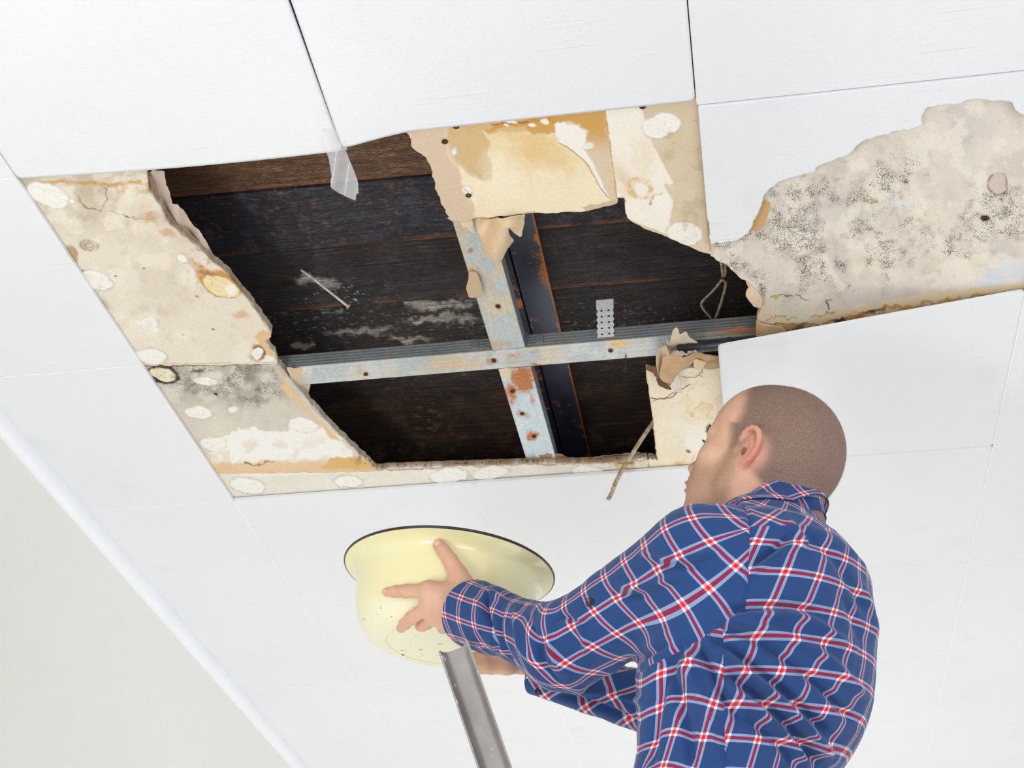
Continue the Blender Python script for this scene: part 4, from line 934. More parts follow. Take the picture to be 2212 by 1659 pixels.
def basin_depth(u, v):
    for d_ in np.arange(2.15, 2.75, .0015):
        if basin_sd(U(u, v, d_)) < 0: return d_
    return 2.5

# ------------------------------------------------------------------ ladder
alum = NT('worn_aluminium'); v = alum.coords((1, 1, 1)); n = alum.noise(v, 16, 4, .6); s2 = alum.noise(v, 55, 3, .6); s3 = alum.noise(v, 22, 2, .5)
c = alum.ramp(n, [(.3, (160, 154, 149)), (.7, (184, 180, 178))])
spl = alum.math('MULTIPLY', alum.math('SUBTRACT', alum.math('ADD', alum.math('MULTIPLY', s2, .6), alum.math('MULTIPLY', s3, .4)), .60, clamp=True), 30.0, clamp=True)
c = alum.mix(spl, c, (226, 226, 226)); alum.set(Base_Color=c, Metallic=alum.math('MULTIPLY', alum.math('SUBTRACT', 1.0, spl), .55), Roughness=.38, Normal=alum.bump(n, .1, .001))
ALU = alum.m
top = U(982, 1404, 2.2); LD = np.array([-.353, 0, 1.0]); LD /= np.linalg.norm(LD)
foot = top - LD * (top[2] / LD[2]); LAT = np.array([-.021, .38, 0])
lad = empty('ladder', tuple(foot)); tag(lad, 'worn aluminium ladder with paint spots ending below the enamel basin', 'ladder')
def rail(p0, p1, flip):
    """C section rail, open side towards flip"""
    w, d_, t_ = .0235, .016, .0035
    out = LAT / np.linalg.norm(LAT) * flip; wd = np.cross(LD, out); wd /= np.linalg.norm(wd)
    arc = [(-w, d_)] + [(-w + .0015, d_ * (1 - k / 4)) for k in range(1, 4)] 
    tt = np.sin(np.linspace(-math.pi / 2, math.pi / 2, 25))
    pr_ = [(a * w, -.0034 + (d_ + .0034) * abs(a) ** 7) for a in tt]; pin = [(a * (w - .0030), .0004 + (d_ - .0004) * abs(a) ** 5) for a in tt]
    ring_ = pr_ + pin[::-1]; n = len(ring_); V_ = []; F_ = []
    for q in (p0, p1):
        for a, b in ring_: V_.append(q + wd * a + out * b)
    m_ = len(pr_)
    for k in range(n): F_.append((k, (k + 1) % n, n + (k + 1) % n, n + k))
    for k in range(m_ - 1): F_.append((k, k + 1, n - 2 - k, n - 1 - k)); F_.append((n + k, n + n - 1 - k, n + n - 2 - k, n + k + 1))
    o = mk('rail', V_, F_, ALU); adopt(o, lad); return o
rail(foot, top, -1); rail(foot + LAT, top + LAT, 1)
RUNGS = []
for k in range(7):
    f_ = foot + LD * (.22 + .27 * k); RUNGS.append(f_ + LAT / 2)
    tube('rung', [f_ + LAT * .01, f_ + LAT * .99], .014, ALU, 16, lad, flat=.8)
# rear prop frame of the ladder, down to the floor
RD = np.array([.42, 0, 1.0]); RD /= np.linalg.norm(RD)
hinge = foot + LD * 1.15
for s_ in (0.06, .94):
    a_ = hinge + LAT * s_ - np.array([.03, 0, 0]); b_ = a_ - RD * (a_[2] / RD[2]) 
    tube('prop', [b_, a_], .015, ALU, 12, lad, flat=.6)
for k in (0.3, .8): 
    a_ = hinge - RD * k - np.array([.03, 0, 0]); tube('rung', [a_ + LAT * .08, a_ + LAT * .92], .012, ALU, 12, lad)
# ------------------------------------------------------------------ implicit-surface modelling helpers
def smin(a, b, k):
    h = np.clip(.5 + .5 * (b - a) / k, 0, 1); return b * (1 - h) + a * h - k * h * (1 - h)
def smax(a, b, k): return -smin(-a, -b, k)
def s_cone(p, a, b, r1, r2):
    a = np.asarray(a, float); b = np.asarray(b, float); ba = b - a
    t = np.clip(((p - a) @ ba) / (ba @ ba), 0, 1)
    return np.linalg.norm(p - a - t[:, None] * ba, axis=1) - (r1 + (r2 - r1) * t)
def s_ell(p, c, r, Mx=None):
    q = p - np.asarray(c)
    if Mx is not None: q = q @ Mx
    r = np.asarray(r, float); k0 = np.linalg.norm(q / r, axis=1); k1 = np.linalg.norm(q / (r * r), axis=1)
    return k0 * (k0 - 1) / (k1 + 1e-9)
def s_sph(p, c, r): return np.linalg.norm(p - np.asarray(c), axis=1) - r
def grid_sdf(fn, lo, hi, h, B=10):
    lo = np.asarray(lo, float); N = np.ceil((np.asarray(hi) - lo) / (h * B)).astype(int)
    I = np.stack(np.meshgrid(*[np.arange(n) for n in N], indexing='ij'), -1).reshape(-1, 3)
    ctr = lo + (I + .5) * B * h; d = np.concatenate([fn(c_) for c_ in np.array_split(ctr, max(1, len(ctr) // 200000))])
    I = I[np.abs(d) < B * h * .87 * 1.35 + .004]
    lat = np.stack(np.meshgrid(*[np.arange(B + 1)] * 3, indexing='ij'), -1).reshape(-1, 3)
    VV = []; KK = []; QK = []; BIG = 1 << 20
    K0 = np.array([1 << 40, 1 << 20, 1], np.int64)
    corner = np.stack(np.meshgrid([0, 1], [0, 1], [0, 1], indexing='ij'), -1).reshape(-1, 3)
    edges = [(a, b) for a in range(8) for b in range(a + 1, 8) if np.abs(corner[a] - corner[b]).sum() == 1]
    for ch in np.array_split(I, max(1, len(I) // 400)):
        g = ch[:, None, :] * B + lat[None]; vals = fn((lo + g.reshape(-1, 3) * h)).reshape(len(ch), B + 1, B + 1, B + 1)
        cv = np.stack([vals[:, c[0]:B + c[0], c[1]:B + c[1], c[2]:B + c[2]] for c in corner], -1)
        s_ = cv < 0; act = s_.any(-1) & ~s_.all(-1); w = np.argwhere(act)
        if not len(w): continue
        cv = cv[act]; s_ = s_[act]; base = ch[w[:, 0]] * B + w[:, 1:]
        acc = np.zeros((len(w), 3)); cnt = np.zeros(len(w))
        for a, b in edges:
            m_ = s_[:, a] != s_[:, b]; t_ = np.where(m_, cv[:, a] / (cv[:, a] - cv[:, b] + 1e-20), 0)
            acc += m_[:, None] * (corner[a] + t_[:, None] * (corner[b] - corner[a])); cnt += m_
        VV.append(lo + (base + acc / cnt[:, None]) * h); key = base.astype(np.int64) @ K0; KK.append(key)
        for ax, cb in ((0, 4), (1, 2), (2, 1)):
            m_ = s_[:, 0] != s_[:, cb]
            if m_.any():
                b1 = (ax + 1) % 3; b2 = (ax + 2) % 3; k_ = key[m_]
                QK.append(np.stack([k_, k_ - K0[b1], k_ - K0[b1] - K0[b2], k_ - K0[b2], s_[m_, 0].astype(np.int64)], 1))
    V_ = np.concatenate(VV); K_ = np.concatenate(KK); Q_ = np.concatenate(QK)
    K_, first = np.unique(K_, return_index=True); V_ = V_[first]
    _, qf = np.unique(Q_[:, 0] * 8 + 0, return_index=True)
    Q_ = np.unique(Q_, axis=0)
    ix = np.searchsorted(K_, Q_[:, :4]); ix = np.clip(ix, 0, len(K_) - 1); ok = (K_[ix] == Q_[:, :4]).all(1)
    F_ = ix[ok]; fl = Q_[ok, 4] == 1; F_ = np.where(fl[:, None], F_, F_[:, ::-1])
    return V_, F_
def grad(fn, p, e=.0006):
    g = np.stack([fn(p + np.eye(3)[k] * e) - fn(p - np.eye(3)[k] * e) for k in range(3)], 1)
    return g / (np.linalg.norm(g, axis=1)[:, None] + 1e-12)
def project(fn, p, it=1):
    for _ in range(it):
        n = grad(fn, p); p = p - n * np.clip(fn(p), -.002, .002)[:, None] * .9
    return p
def nrm(v): v = np.asarray(v, float); return v / np.linalg.norm(v)

# ------------------------------------------------------------------ the person: frames and joints
C7 = U(1705, 1125, 2.09)
PF = nrm([-.966, .268, 0]); PL = np.array([-PF[1], PF[0], 0]); PU = np.array([0, 0, 1.0])   # forward, left, up
PM = np.stack([PF, PL, PU], 1)                         # local -> world: C7 + PM @ q ; world -> local: (x-C7) @ PM
def loc(q): return C7 + PM @ np.asarray(q, float)
HC = U(1650, 1011, 2.155)                                # head centre
yaw = math.radians(32); pit = math.radians(31); rol = math.radians(-4)
rightw = nrm([R[0, 0], R[0, 1], 0]); fwdw = nrm([R[2, 0], R[2, 1], 0])
hf = -rightw * math.cos(yaw) + fwdw * math.sin(yaw); hl = np.cross([0, 0, 1.0], hf)
hx = hf * math.cos(pit) + np.array([0, 0, 1]) * math.sin(pit); hz = np.cross(hx, hl)
HMX = np.stack([hx, hl * math.cos(rol) + hz * math.sin(rol), hz * math.cos(rol) - hl * math.sin(rol)], 1)
SHL = U(1522, 1219, 1.96); ELL = U(1218, 1398, 2.075); WRL = U(1012, 1322, 2.285)
SHR = loc([.075, -.165, -.085]); ELR = U(1490, 1545, 2.34); WRR = U(1120, 1424, 2.475)
HS = 1.025
def head_local(q):
    x = q; a = x.copy(); a[:, 1] = np.abs(a[:, 1])
    d = s_ell(x, (-.008, 0, .038), (.0985, .0775, .088))
    d = smin(d, s_ell(x, (.030, 0, .042), (.062, .064, .070)), .02)          # forehead
    d = smin(d, s_ell(x, (-.045, 0, .012), (.056, .064, .066)), .03)         # occiput
    d = smin(d, s_ell(x, (.042, 0, -.025), (.048, .056, .075)), .03)         # face block
    d = smin(d, s_cone(a, (-.002, .052, -.052), (.062, .020, -.094), .019, .018), .03)   # jaw
    d = smin(d, s_cone(a, (-.004, .056, -.005), (-.002, .054, -.052), .017, .018), .03)
    d = smin(d, s_ell(x, (.078, 0, -.097), (.017, .022, .017)), .02)         # chin
    d = smin(d, s_ell(a, (.052, .044, -.018), (.026, .020, .020)), .02)      # cheekbone
    d = smin(d, s_ell(a, (.055, .034, -.055), (.030, .022, .032)), .02)      # cheek
    d = smin(d, s_cone(a, (.088, .008, .024), (.070, .044, .020), .0085, .009), .012)    # brow
    d = smax(d, -s_ell(a, (.103, .034, .004), (.020, .017, .0115)), .012)    # eye socket
    d = smin(d, s_ell(a, (.0735, .032, .003), (.0135, .0145, .0125)), .004)  # lids over the eyeball
    d = smin(d, s_cone(x, (.088, 0, .014), (.107, 0, -.026), .0065, .0086), .010)        # nose
    d = smin(d, s_sph(x, (.1090, 0, -.0295), .0094), .006)
    d = smin(d, s_ell(a, (.1010, .0125, -.0320), (.0115, .0072, .0078)), .006)
    d = smax(d, -s_ell(a, (.1045, .0068, -.0385), (.0060, .0036, .0050)), .003)          # nostril
    d = smin(d, s_ell(x, (.086, 0, -.052), (.018, .026, .022)), .014)        # mouth mound
    d = smin(d, s_ell(x, (.1010, 0, -.0565), (.0075, .021, .0048)), .005)    # upper lip
    d = smin(d, s_ell(x, (.0985, 0, -.0675), (.0075, .018, .0050)), .005)    # lower lip
    d = smax(d, -s_ell(x, (.108, 0, -.0622), (.012, .022, .0013)), .003)     # mouth line
    d = smax(d, -s_ell(x, (.104, 0, -.0800), (.012, .022, .0055)), .010)     # under the lip
    return d
HELIX = np.array([(.012, .070, .004), (.017, .078, .014), (.014, .084, .026), (.004, .0885, .0335), (-.008, .091, .031), (-.0155, .0915, .020), (-.0155, .089, .006), (-.011, .085, -.008), (-.003, .080, -.019), (.004, .0745, -.0265)]) 
HELIX = HELIX + np.array([-.014, -.0045, -.002])
ANTI = np.array([(.000, .083, .021), (-.006, .0855, .010), (-.0055, .084, -.002), (.000, .079, -.012)]) + np.array([-.014, -.0045, -.002])
def ear_local(a):
    d = np.full(len(a), 1.0)
    hp = spline(HELIX, 16); rr = np.interp(np.linspace(0, 1, 16), [0, .3, .6, .85, 1], [.0034, .0036, .0038, .0050, .0066])
    for i in range(15): d = smin(d, s_cone(a, hp[i], hp[i + 1], rr[i], rr[i + 1]), .0022)
    ap = spline(ANTI, 6)
    for i in range(5): d = smin(d, s_cone(a, ap[i], ap[i + 1], .0034, .0034), .004)
    Rm = np.array(Matrix.Rotation(math.radians(-26), 3, 'Z') @ Matrix.Rotation(math.radians(10), 3, 'X'))
    d = smin(d, s_ell(a, (-.0155, .0765, .004), (.0165, .0030, .0270), Rm), .004)
    d = smin(d, s_ell(a, (.0035, .0730, -.0030), (.0055, .0040, .0065)), .005)    # tragus
    d = smax(d, -s_ell(a, (-.0060, .0790, -.0020), (.0062, .0070, .0085)), .003)
    return d
def f_head(p):
    q = (p - HC) @ HMX / HS; d = head_local(q)
    a = q.copy(); a[:, 1] = np.abs(a[:, 1]); near = s_sph(a, (-.015, .078, .003), .048)
    e = np.full(len(a), .02) ; m_ = near < .02
    if m_.any(): e[m_] = ear_local(a[m_])
    d = np.where(m_, smin(d, e, .004), d)
    d = np.where(m_, smax(d, -s_ell(a, (-.0085, .0755, -.0035), (.0045, .0110, .0058)), .003), d)
    return d * HS
NK0 = HC + HMX @ np.array([-.030, 0, -.045]); NK1 = loc([.035, 0, -.045])
def f_neck(p):
    d = s_cone(p, NK0, NK1, .053, .057)
    d = smin(d, s_cone(p, HC + HMX @ np.array([-.052, 0, -.02]), loc([.0, 0, -.01]), .042, .05), .03)
    d = smin(d, s_cone(p, HC + HMX @ np.array([-.010, .046, -.045]), loc([.09, .02, -.07]), .020, .018), .03)
    return smin(d, s_cone(p, HC + HMX @ np.array([.050, 0, -.085]), loc([.095, 0, -.05]), .022, .04), .035)
# torso loft: heights, forward centre, forward radius, lateral radius
TS = np.array([(.01, .030, .050, .060), (-.03, .034, .075, .095), (-.06, .033, .102, .150), (-.09, .036, .122, .172), (-.15, .055, .132, .180), (-.24, .088, .122, .170),
               (-.34, .114, .098, .150), (-.44, .140, .098, .146), (-.54, .190, .110, .152), (-.64, .215, .124, .165), (-.74, .225, .125, .170)])
def loft(p, tab, grow=0.0, power=2.3, zlo=None):
    q = (p - C7) @ PM; h = q[:, 2]; o_ = tab[::-1]
    cf = np.interp(h, o_[:, 0], o_[:, 1]); rf = np.interp(h, o_[:, 0], o_[:, 2]) + grow; rl = np.interp(h, o_[:, 0], o_[:, 3]) + grow
    k = (np.abs((q[:, 0] - cf) / rf) ** power + np.abs(q[:, 1] / rl) ** power) ** (1 / power)
    d = (k - 1) * np.minimum(rf, rl) * .92
    return smax(smax(d, h - tab[0, 0] - grow * .5, .02), (tab[-1, 0] if zlo is None else zlo) - h, .02)
def f_arm(p, S, E, W, rs, re, rw, mid=0.0):
    d = smin(s_cone(p, S, E, rs, re), s_cone(p, E, W, re, rw), .015)
    return d
def f_torso(p):
    d = loft(p, TS, -.012)
    d = smin(d, s_cone(p, SHL, SHR, .050, .050), .05)
    d = smin(d, s_cone(p, loc([.03, 0, -.03]), SHL, .04, .05), .04); return smin(d, s_cone(p, loc([.03, 0, -.03]), SHR, .04, .05), .04)
# hands: chains of joints given where they lie on the basin
def on_basin(u, v, r, lift=0.0):
    return U(u, v, basin_depth(u, v) - r * .92 - lift)
FL = {'thumb': [(1002, 1266, .0150, .002), (989, 1240, .0138, .002), (973, 1210, .0122, .0012), (958, 1189, .0110, .0005), (948, 1177, .0098, .0)],
      'index': [(985, 1283, .012, .014), (927, 1277, .0120, .010), (876, 1277, .0102, .0035), (854, 1278, .0088, .0005), (836, 1279, .0074, .0)],
      'middle': [(985, 1303, .012, .016), (930, 1308, .0118, .012), (889, 1335, .0104, .005), (875, 1347, .0092, .001), (867, 1356, .0082, .0)],
      'ring': [(988, 1322, .012, .016), (943, 1328, .0112, .011), (921, 1345, .0102, .004), (912, 1351, .0092, .0), (908, 1353, .0086, .0)],
      'little': [(995, 1338, .011, .016), (962, 1340, .0098, .012), (958, 1352, .0086, .004), (957, 1357, .0080, .0), (956, 1359, .0076, 0.0)]}
HANDL = {k: [(on_basin(u, v, r_, l_), r_) for u, v, r_, l_ in L] for k, L in FL.items()}
PALML = U(1000, 1300, basin_depth(985, 1300) - .030)
def f_handl(p):
    d = np.full(len(p), 1.0)
    for k, L in HANDL.items():
        e = np.full(len(p), 1.0)
        for i in range(len(L) - 1):
            e = smin(e, s_cone(p, L[i][0], L[i + 1][0], L[i][1], L[i + 1][1]), .002)
            if 0 < i and k != 'thumb': e = smin(e, s_sph(p, L[i][0], L[i][1] * .98), .005)
        d = smin(d, e, .0035 if k != 'thumb' else .012)
    kn = [HANDL[k][1][0] for k in ('index', 'middle', 'ring', 'little')]
    for a, b in zip(kn, kn[1:]): d = smin(d, s_cone(p, a, b, .0095, .0095), .008)
    for k in ('index', 'middle', 'ring', 'little'): d = smin(d, s_cone(p, WRL, HANDL[k][1][0], .020, .0112), .018)
    d = smin(d, s_cone(p, HANDL['thumb'][0][0], HANDL['index'][1][0], .010, .007), .016); d = smin(d, s_cone(p, HANDL['thumb'][1][0], HANDL['index'][0][0], .010, .010), .014)
    d = smin(d, s_cone(p, WRL, HANDL['thumb'][0][0], .016, .0125), .014)
    return d
def RB(u, v, dz): return U(u, v, basin_depth(u, v) + dz)
HR = {'index': [(1075, 1421, 2.425, .0105), (1040, 1419, 2.40, .0094), (1010, 1421, 2.385, .0084), (990, 1422, 2.378, .0074)],
      'middle': [(1082, 1434, 2.425, .0105), (1045, 1432, 2.40, .0096), (1008, 1431, 2.385, .0086), (988, 1430, 2.38, .0076)],
      'ring': [(1088, 1438, 2.43, .0100), (1050, 1440, 2.405, .0092), (1015, 1440, 2.395, .0083), (985, 1440, 2.39, .0074)],
      'little': [(1095, 1441, 2.45, .0092), (1062, 1446, 2.43, .0084), (1035, 1446, 2.42, .0075), (1010, 1445, 2.41, .0068)],
      'thumb': [(1100, 1432, 2.50, .0130), (1085, 1405, 2.52, .0110), (1080, 1380, 2.54, .0095), (1078, 1360, 2.55, .0085)]}
def f_handr(p):
    d = np.full(len(p), 1.0)
    for k, L in HR.items():
        for i in range(len(L) - 1):
            a, b = L[i], L[i + 1]; d = smin(d, s_cone(p, U(*a[:3]), U(*b[:3]), a[3], b[3]), .003)
    for k in HR: d = smin(d, s_cone(p, WRR, U(*HR[k][0][:3]), .016, .0110), .012)
    return d
def f_body(p):
    d = smin(f_head(p), f_neck(p), .018)
    d = smin(d, f_torso(p), .03)
    la = f_arm(p, SHL, ELL, WRL, .046, .038, .025); ra = f_arm(p, SHR, ELR, WRR, .046, .038, .020)
    la = smin(la, f_handl(p), .012); ra = smin(ra, f_handr(p), .012)
    d = smin(d, la, .02); return smin(d, ra, .02)
SKIN_SDF = f_body
print('body')
blo = np.minimum.reduce([HC - .17, U(820, 1280, 2.3) - .03, loc([.3, .3, -.6])]) ; bhi = np.maximum.reduce([HC + .17, loc([-.15, -.3, -.1]), loc([-.15, .3, -.1])])
blo = np.array([min(U(820, 1280, 2.35)[0] - .03, blo[0]), min(SHL[1], ELL[1], WRL[1]) - .09, C7[2] - .62]); bhi = np.array([C7[0] + .22, max(ELR[1], WRR[1], SHR[1]) + .12, HC[2] + .17])
Vb, Fb = grid_sdf(f_body, blo, bhi, .0021)
Vb = project(f_body, Vb, 1)
print('body verts', len(Vb))
person = empty('person', (RUNGS[2][0], RUNGS[2][1], RUNGS[2][2] + .014))
tag(person, 'person in a blue plaid shirt with shaved head looking up and holding the basin', 'person')
# skin attributes: hair shadow, beard shadow, redness
q = (Vb - HC) @ HMX / HS
def hair_mask(q):
    x, y, z = q[:, 0], np.abs(q[:, 1]), q[:, 2]
    front = .070 - np.clip((z - .03) / .10, 0, 1) * .022 - np.clip((y - .035) / .03, 0, 1) * .012          # hairline x as a function of height
    # temple / sideburn line
    lim = np.where(z > .035, front - .030 * sstep(.11, .04, z) * sstep(.03, .065, y), np.where(z > -.004, .020 + .018 * (z + .004) / .04, .012))
    m_ = sstep(-.010, .016, lim - x)
    low = np.where(x > -.012, -.010, -.010 - .75 * (-.012 - x)); low = np.maximum(low, -.085)
    m_ = m_ * sstep(-.012, .006, z - low)
    earz = np.exp(-(((x + .022) / .022) ** 2 + ((z - .000) / .026) ** 2) ** 2) * (y > .052)
    return np.clip(m_ * (1 - earz), 0, 1)
def beard_mask(q):
    x, y, z = q[:, 0], np.abs(q[:, 1]), q[:, 2]
    top = -.030 + .05 * sstep(.045, .005, x); m_ = sstep(.012, -.016, z - top) * sstep(-.018, .004, x - (-.004)) * sstep(-.16, -.13, z)
    m_ = np.maximum(m_ * sstep(.055, .03, x) if False else m_, 0); lips = np.exp(-(((z + .062) / .010) ** 2 + (y / .026) ** 2) ** 2) * (x > .09)
    nose = (x > .088) & (z > -.044); return m_ * (1 - lips) * (1 - .9 * nose)
hm = hair_mask(q); bm = beard_mask(q) * (np.linalg.norm(q, axis=1) < .17)
isear = (f_head(Vb) < .003) & (np.array([0]) == 1)
a_ = q.copy(); a_[:, 1] = np.abs(a_[:, 1]); eard = np.full(len(q), 1.0); mk_ = s_sph(a_, (-.015, .078, .003), .048) < 0; eard[mk_] = ear_local(a_[mk_])
ear_m = sstep(.004, .0, eard); hm = hm * (1 - ear_m); bm = bm * (1 - ear_m)
lipm = np.exp(-(((q[:, 2] + .062) / .010) ** 2 + (q[:, 1] / .021) ** 2) ** 2) * sstep(.094, .100, q[:, 0])
red = np.clip(ear_m * .6 + lipm * .9 + .7 * np.exp(-((q[:, 0] - .112) / .02) ** 2 - ((q[:, 2] + .03) / .014) ** 2) + .55 * np.exp(-((q[:, 0] + .035) / .016) ** 2 - ((q[:, 2] + .012) / .03) ** 2) * (np.abs(q[:, 1]) > .04), 0, 1)
browm = np.exp(-((q[:, 2] - .026 - .10 * np.clip(np.abs(q[:, 1]) - .03, -1, 1) * 0) / .0042) ** 2) * sstep(.010, .016, np.abs(q[:, 1])) * sstep(.050, .044, np.abs(q[:, 1])) * (q[:, 0] > .05)
# knuckles and finger tips a little redder, nails paler
for k, L in HANDL.items():
    for i in range(1, len(L)): red = np.maximum(red, (.28 if i < len(L) - 1 else .55) * np.exp(-(np.linalg.norm(Vb - L[i][0], axis=1) / (L[i][1] * 1.5)) ** 2))
def skin_material():
    t = NT('skin'); geo = t.N('ShaderNodeNewGeometry').outputs['Position']; A = t.N('ShaderNodeVertexColor', layer_name='Skin').outputs[0]
    sp = t.N('ShaderNodeSeparateColor'); t.L(A, sp.inputs[0]); hair, beard, redd = sp.outputs[0], sp.outputs[1], sp.outputs[2]
    n = t.noise(geo, 40, 4, .6); f = t.noise(geo, 900, 2, .7); f2 = t.noise(geo, 420, 3, .7)
    c = t.ramp(n, [(.3, (222, 174, 146)), (.7, (231, 187, 160))])
    c = t.mix(t.math('MULTIPLY', redd, .6), c, (206, 116, 100))
    hc = t.ramp(f, [(.3, (66, 55, 50)), (.5, (118, 97, 88)), (.72, (164, 136, 121))])
    c = t.mix(t.math('MULTIPLY', hair, .88), c, hc)
    bc = t.ramp(f, [(.35, (120, 92, 76)), (.6, (186, 146, 120))])
    c = t.mix(t.math('MULTIPLY', beard, .62), c, bc)
    t.set(Base_Color=c, Roughness=t.math('ADD', t.math('MULTIPLY', hair, .2), .46), Normal=t.bump(f2, .25, .0006))
    t.b.inputs['Subsurface Weight'].default_value = .12; t.b.inputs['Subsurface Radius'].default_value = (.012, .005, .003); t.b.inputs['Specular IOR Level'].default_value = .35
    t.b.subsurface_method = 'RANDOM_WALK'
    return t.m
body = mk('body', Vb, Fb, skin_material(), smooth=True); adopt(body, person)
setcol(body, 'Skin', np.stack([np.clip(hm, 0, 1), np.clip(bm, 0, 1), red], 1))

# stubble: short hairs as thin blades on the scalp and eyebrow
def blades(name, sel_w, n, length, width, lean, col, seed):
    rng = np.random.default_rng(seed); w = sel_w / sel_w.sum(); ii = rng.choice(len(Vb), n, p=w)
    P = Vb[ii] + rng.normal(0, .0008, (n, 3)); N_ = grad(f_body, Vb[ii]); P = P - N_ * .0004
    D = N_ + np.asarray(lean) + rng.normal(0, .35, (n, 3)); D /= np.linalg.norm(D, axis=1)[:, None]
    T = np.cross(D, rng.normal(0, 1, (n, 3))); T /= np.linalg.norm(T, axis=1)[:, None]; Ln = length * rng.uniform(.6, 1.2, n)[:, None]
    V_ = np.stack([P - T * width, P + T * width, P + D * Ln], 1).reshape(-1, 3); F_ = np.arange(3 * n).reshape(n, 3)
    o = mk(name, V_, F_, flat_mat(name + '_fibre', col, .6)); adopt(o, person); o['kind'] = 'stuff'; return o
down = HMX @ np.array([-.2, 0, -.5])
blades('hair', hm ** 1.5 * (ear_m < .1), 30000, .0013, .00010, down * .8, (78, 60, 52), 1)
blades('beard_stubble', bm * (ear_m < .1) + 1e-9, 5000, .0012, .00009, down, (88, 66, 54), 2)
blades('eyebrow', browm + 1e-9, 700, .007, .00018, HMX @ np.array([.5, .5, .1]), (48, 34, 28), 3)
# eyes with lashes
eyem = flat_mat('eye_white', (232, 226, 220), .15); irism = flat_mat('iris', (60, 42, 30), .15)
for s_ in (1, -1):
    ec = HC + HMX @ np.array([.0745, .032 * s_, .003]); V_, F_ = lathe([(.0003, .0122), (.004, .0116), (.0085, .0088), (.0115, .004), (.0122, 0), (.0115, -.004), (.0085, -.0088), (.0003, -.0122)], 20)
    o = mk('eye', V_ * 1.06 @ np.array([[0, 0, -1], [0, 1, 0], [1, 0, 0.]]).T @ HMX.T + ec + HMX @ np.array([.0012, 0, -.001]), F_, eyem, smooth=True); adopt(o, person)
    lv = []; lf = []
    for k in range(26):
        a = (k / 25 - .5) * 1.9; b0 = ec + HMX @ np.array([.0148 * math.cos(a), .0148 * math.sin(a), .0015]); b1 = ec + HMX @ np.array([.0205 * math.cos(a * 1.1), .0205 * math.sin(a * 1.1), .0035]); n_ = len(lv)
        lv += [b0 + HMX @ np.array([0, 0, .0004]), b0 - HMX @ np.array([0, 0, .0004]), b1]; lf.append((n_, n_ + 1, n_ + 2))
    o = mk('eyelashes', lv, lf, flat_mat('lash', (36, 26, 22), .5)); adopt(o, person)
# finger nails on the visible hand
nailk = flat_mat('finger_nail', (234, 190, 172), .25)
for k in ('thumb', 'index'):
    L = HANDL[k]; tip, r_ = L[-1]; prev = L[-2][0]; d_ = nrm(tip - prev); cdir = nrm(CAM - tip); nn = nrm(cdir - d_ * (cdir @ d_) + (0.25 * np.array([0, 0, 1.]) if k == 'index' else 0)); sd = np.cross(d_, nn)
    V_ = []; F_ = []
    for i in range(7):
        for j in range(7):
            a = (i / 6 - .5) * 2; b = (j / 6 - .5) * 2
            V_.append(tip + d_ * (.0012 + a * .0052) + sd * b * r_ * .62 * math.sqrt(max(0, 1 - .35 * a * a)) + nn * (r_ * (math.sqrt(max(0, 1 - (b * .62) ** 2)) + .035) - .0022 * max(0, a) ** 2))
    for i in range(6):
        for j in range(6): F_.append((i * 7 + j, i * 7 + j + 1, i * 7 + j + 8, i * 7 + j + 7))
    o = mk('finger_nail', V_, F_, nailk, smooth=True); adopt(o, person); m_ = o.modifiers.new('s', 'SOLIDIFY'); m_.thickness = .0006

# ------------------------------------------------------------------ shirt
CUFFL = ELL + (WRL - ELL) * .93; CUFFR = ELR + (WRR - ELR) * .90 - np.array([0, 0, .008])
def f_sleevel(p):
    mid = ELL + (CUFFL - ELL) * .72
    d = smin(s_cone(p, SHL, ELL, .078, .057), s_cone(p, ELL, mid, .057, .045), .03)
    return smin(d, s_cone(p, mid, CUFFL + nrm(CUFFL - ELL) * .035, .0515, .0560), .006)
def f_sleever(p):
    mid = ELR + (CUFFR - ELR) * .6
    d = smin(s_cone(p, SHR, ELR, .078, .056), s_cone(p, ELR, mid, .056, .044), .03)
    return smin(d, s_cone(p, mid, CUFFR, .044, .043), .01)
def f_shirt0(p):
    d = loft(p, TS, .012, 2.25, zlo=-.80)
    d = smin(d, s_cone(p, loc([.03, 0, -.05]), SHL, .050, .070), .05); d = smin(d, s_cone(p, loc([.03, 0, -.05]), SHR, .050, .070), .05)
    d = smin(d, s_ell(p, loc([.035, -.02, -.20]), (.12, .15, .17), PM), .05)
    d = smin(d, f_sleevel(p), .028); d = smin(d, f_sleever(p), .028)
    up = smin(f_torso(p), f_arm(p, SHL, ELL, ELL + (WRL - ELL) * .4, .046, .038, .03), .02)
    return np.minimum(d, smin(up, f_arm(p, SHR, ELR, ELR + (WRR - ELR) * .3, .046, .038, .03), .02) - .007)
def cut(d, p, c, n, k=.002):
    return d
NCUT_C = loc([.036, 0, .012]); NCUT_N = nrm(NK0 - NK1)
axl = nrm(CUFFL - ELL); axr = nrm(CUFFR - ELR)
def f_shirt(p):
    d = f_shirt0(p)
    # open at the cuffs and the neck: carve the inside, leaving cloth
    return d
TOC = nrm(CAM - ELL)
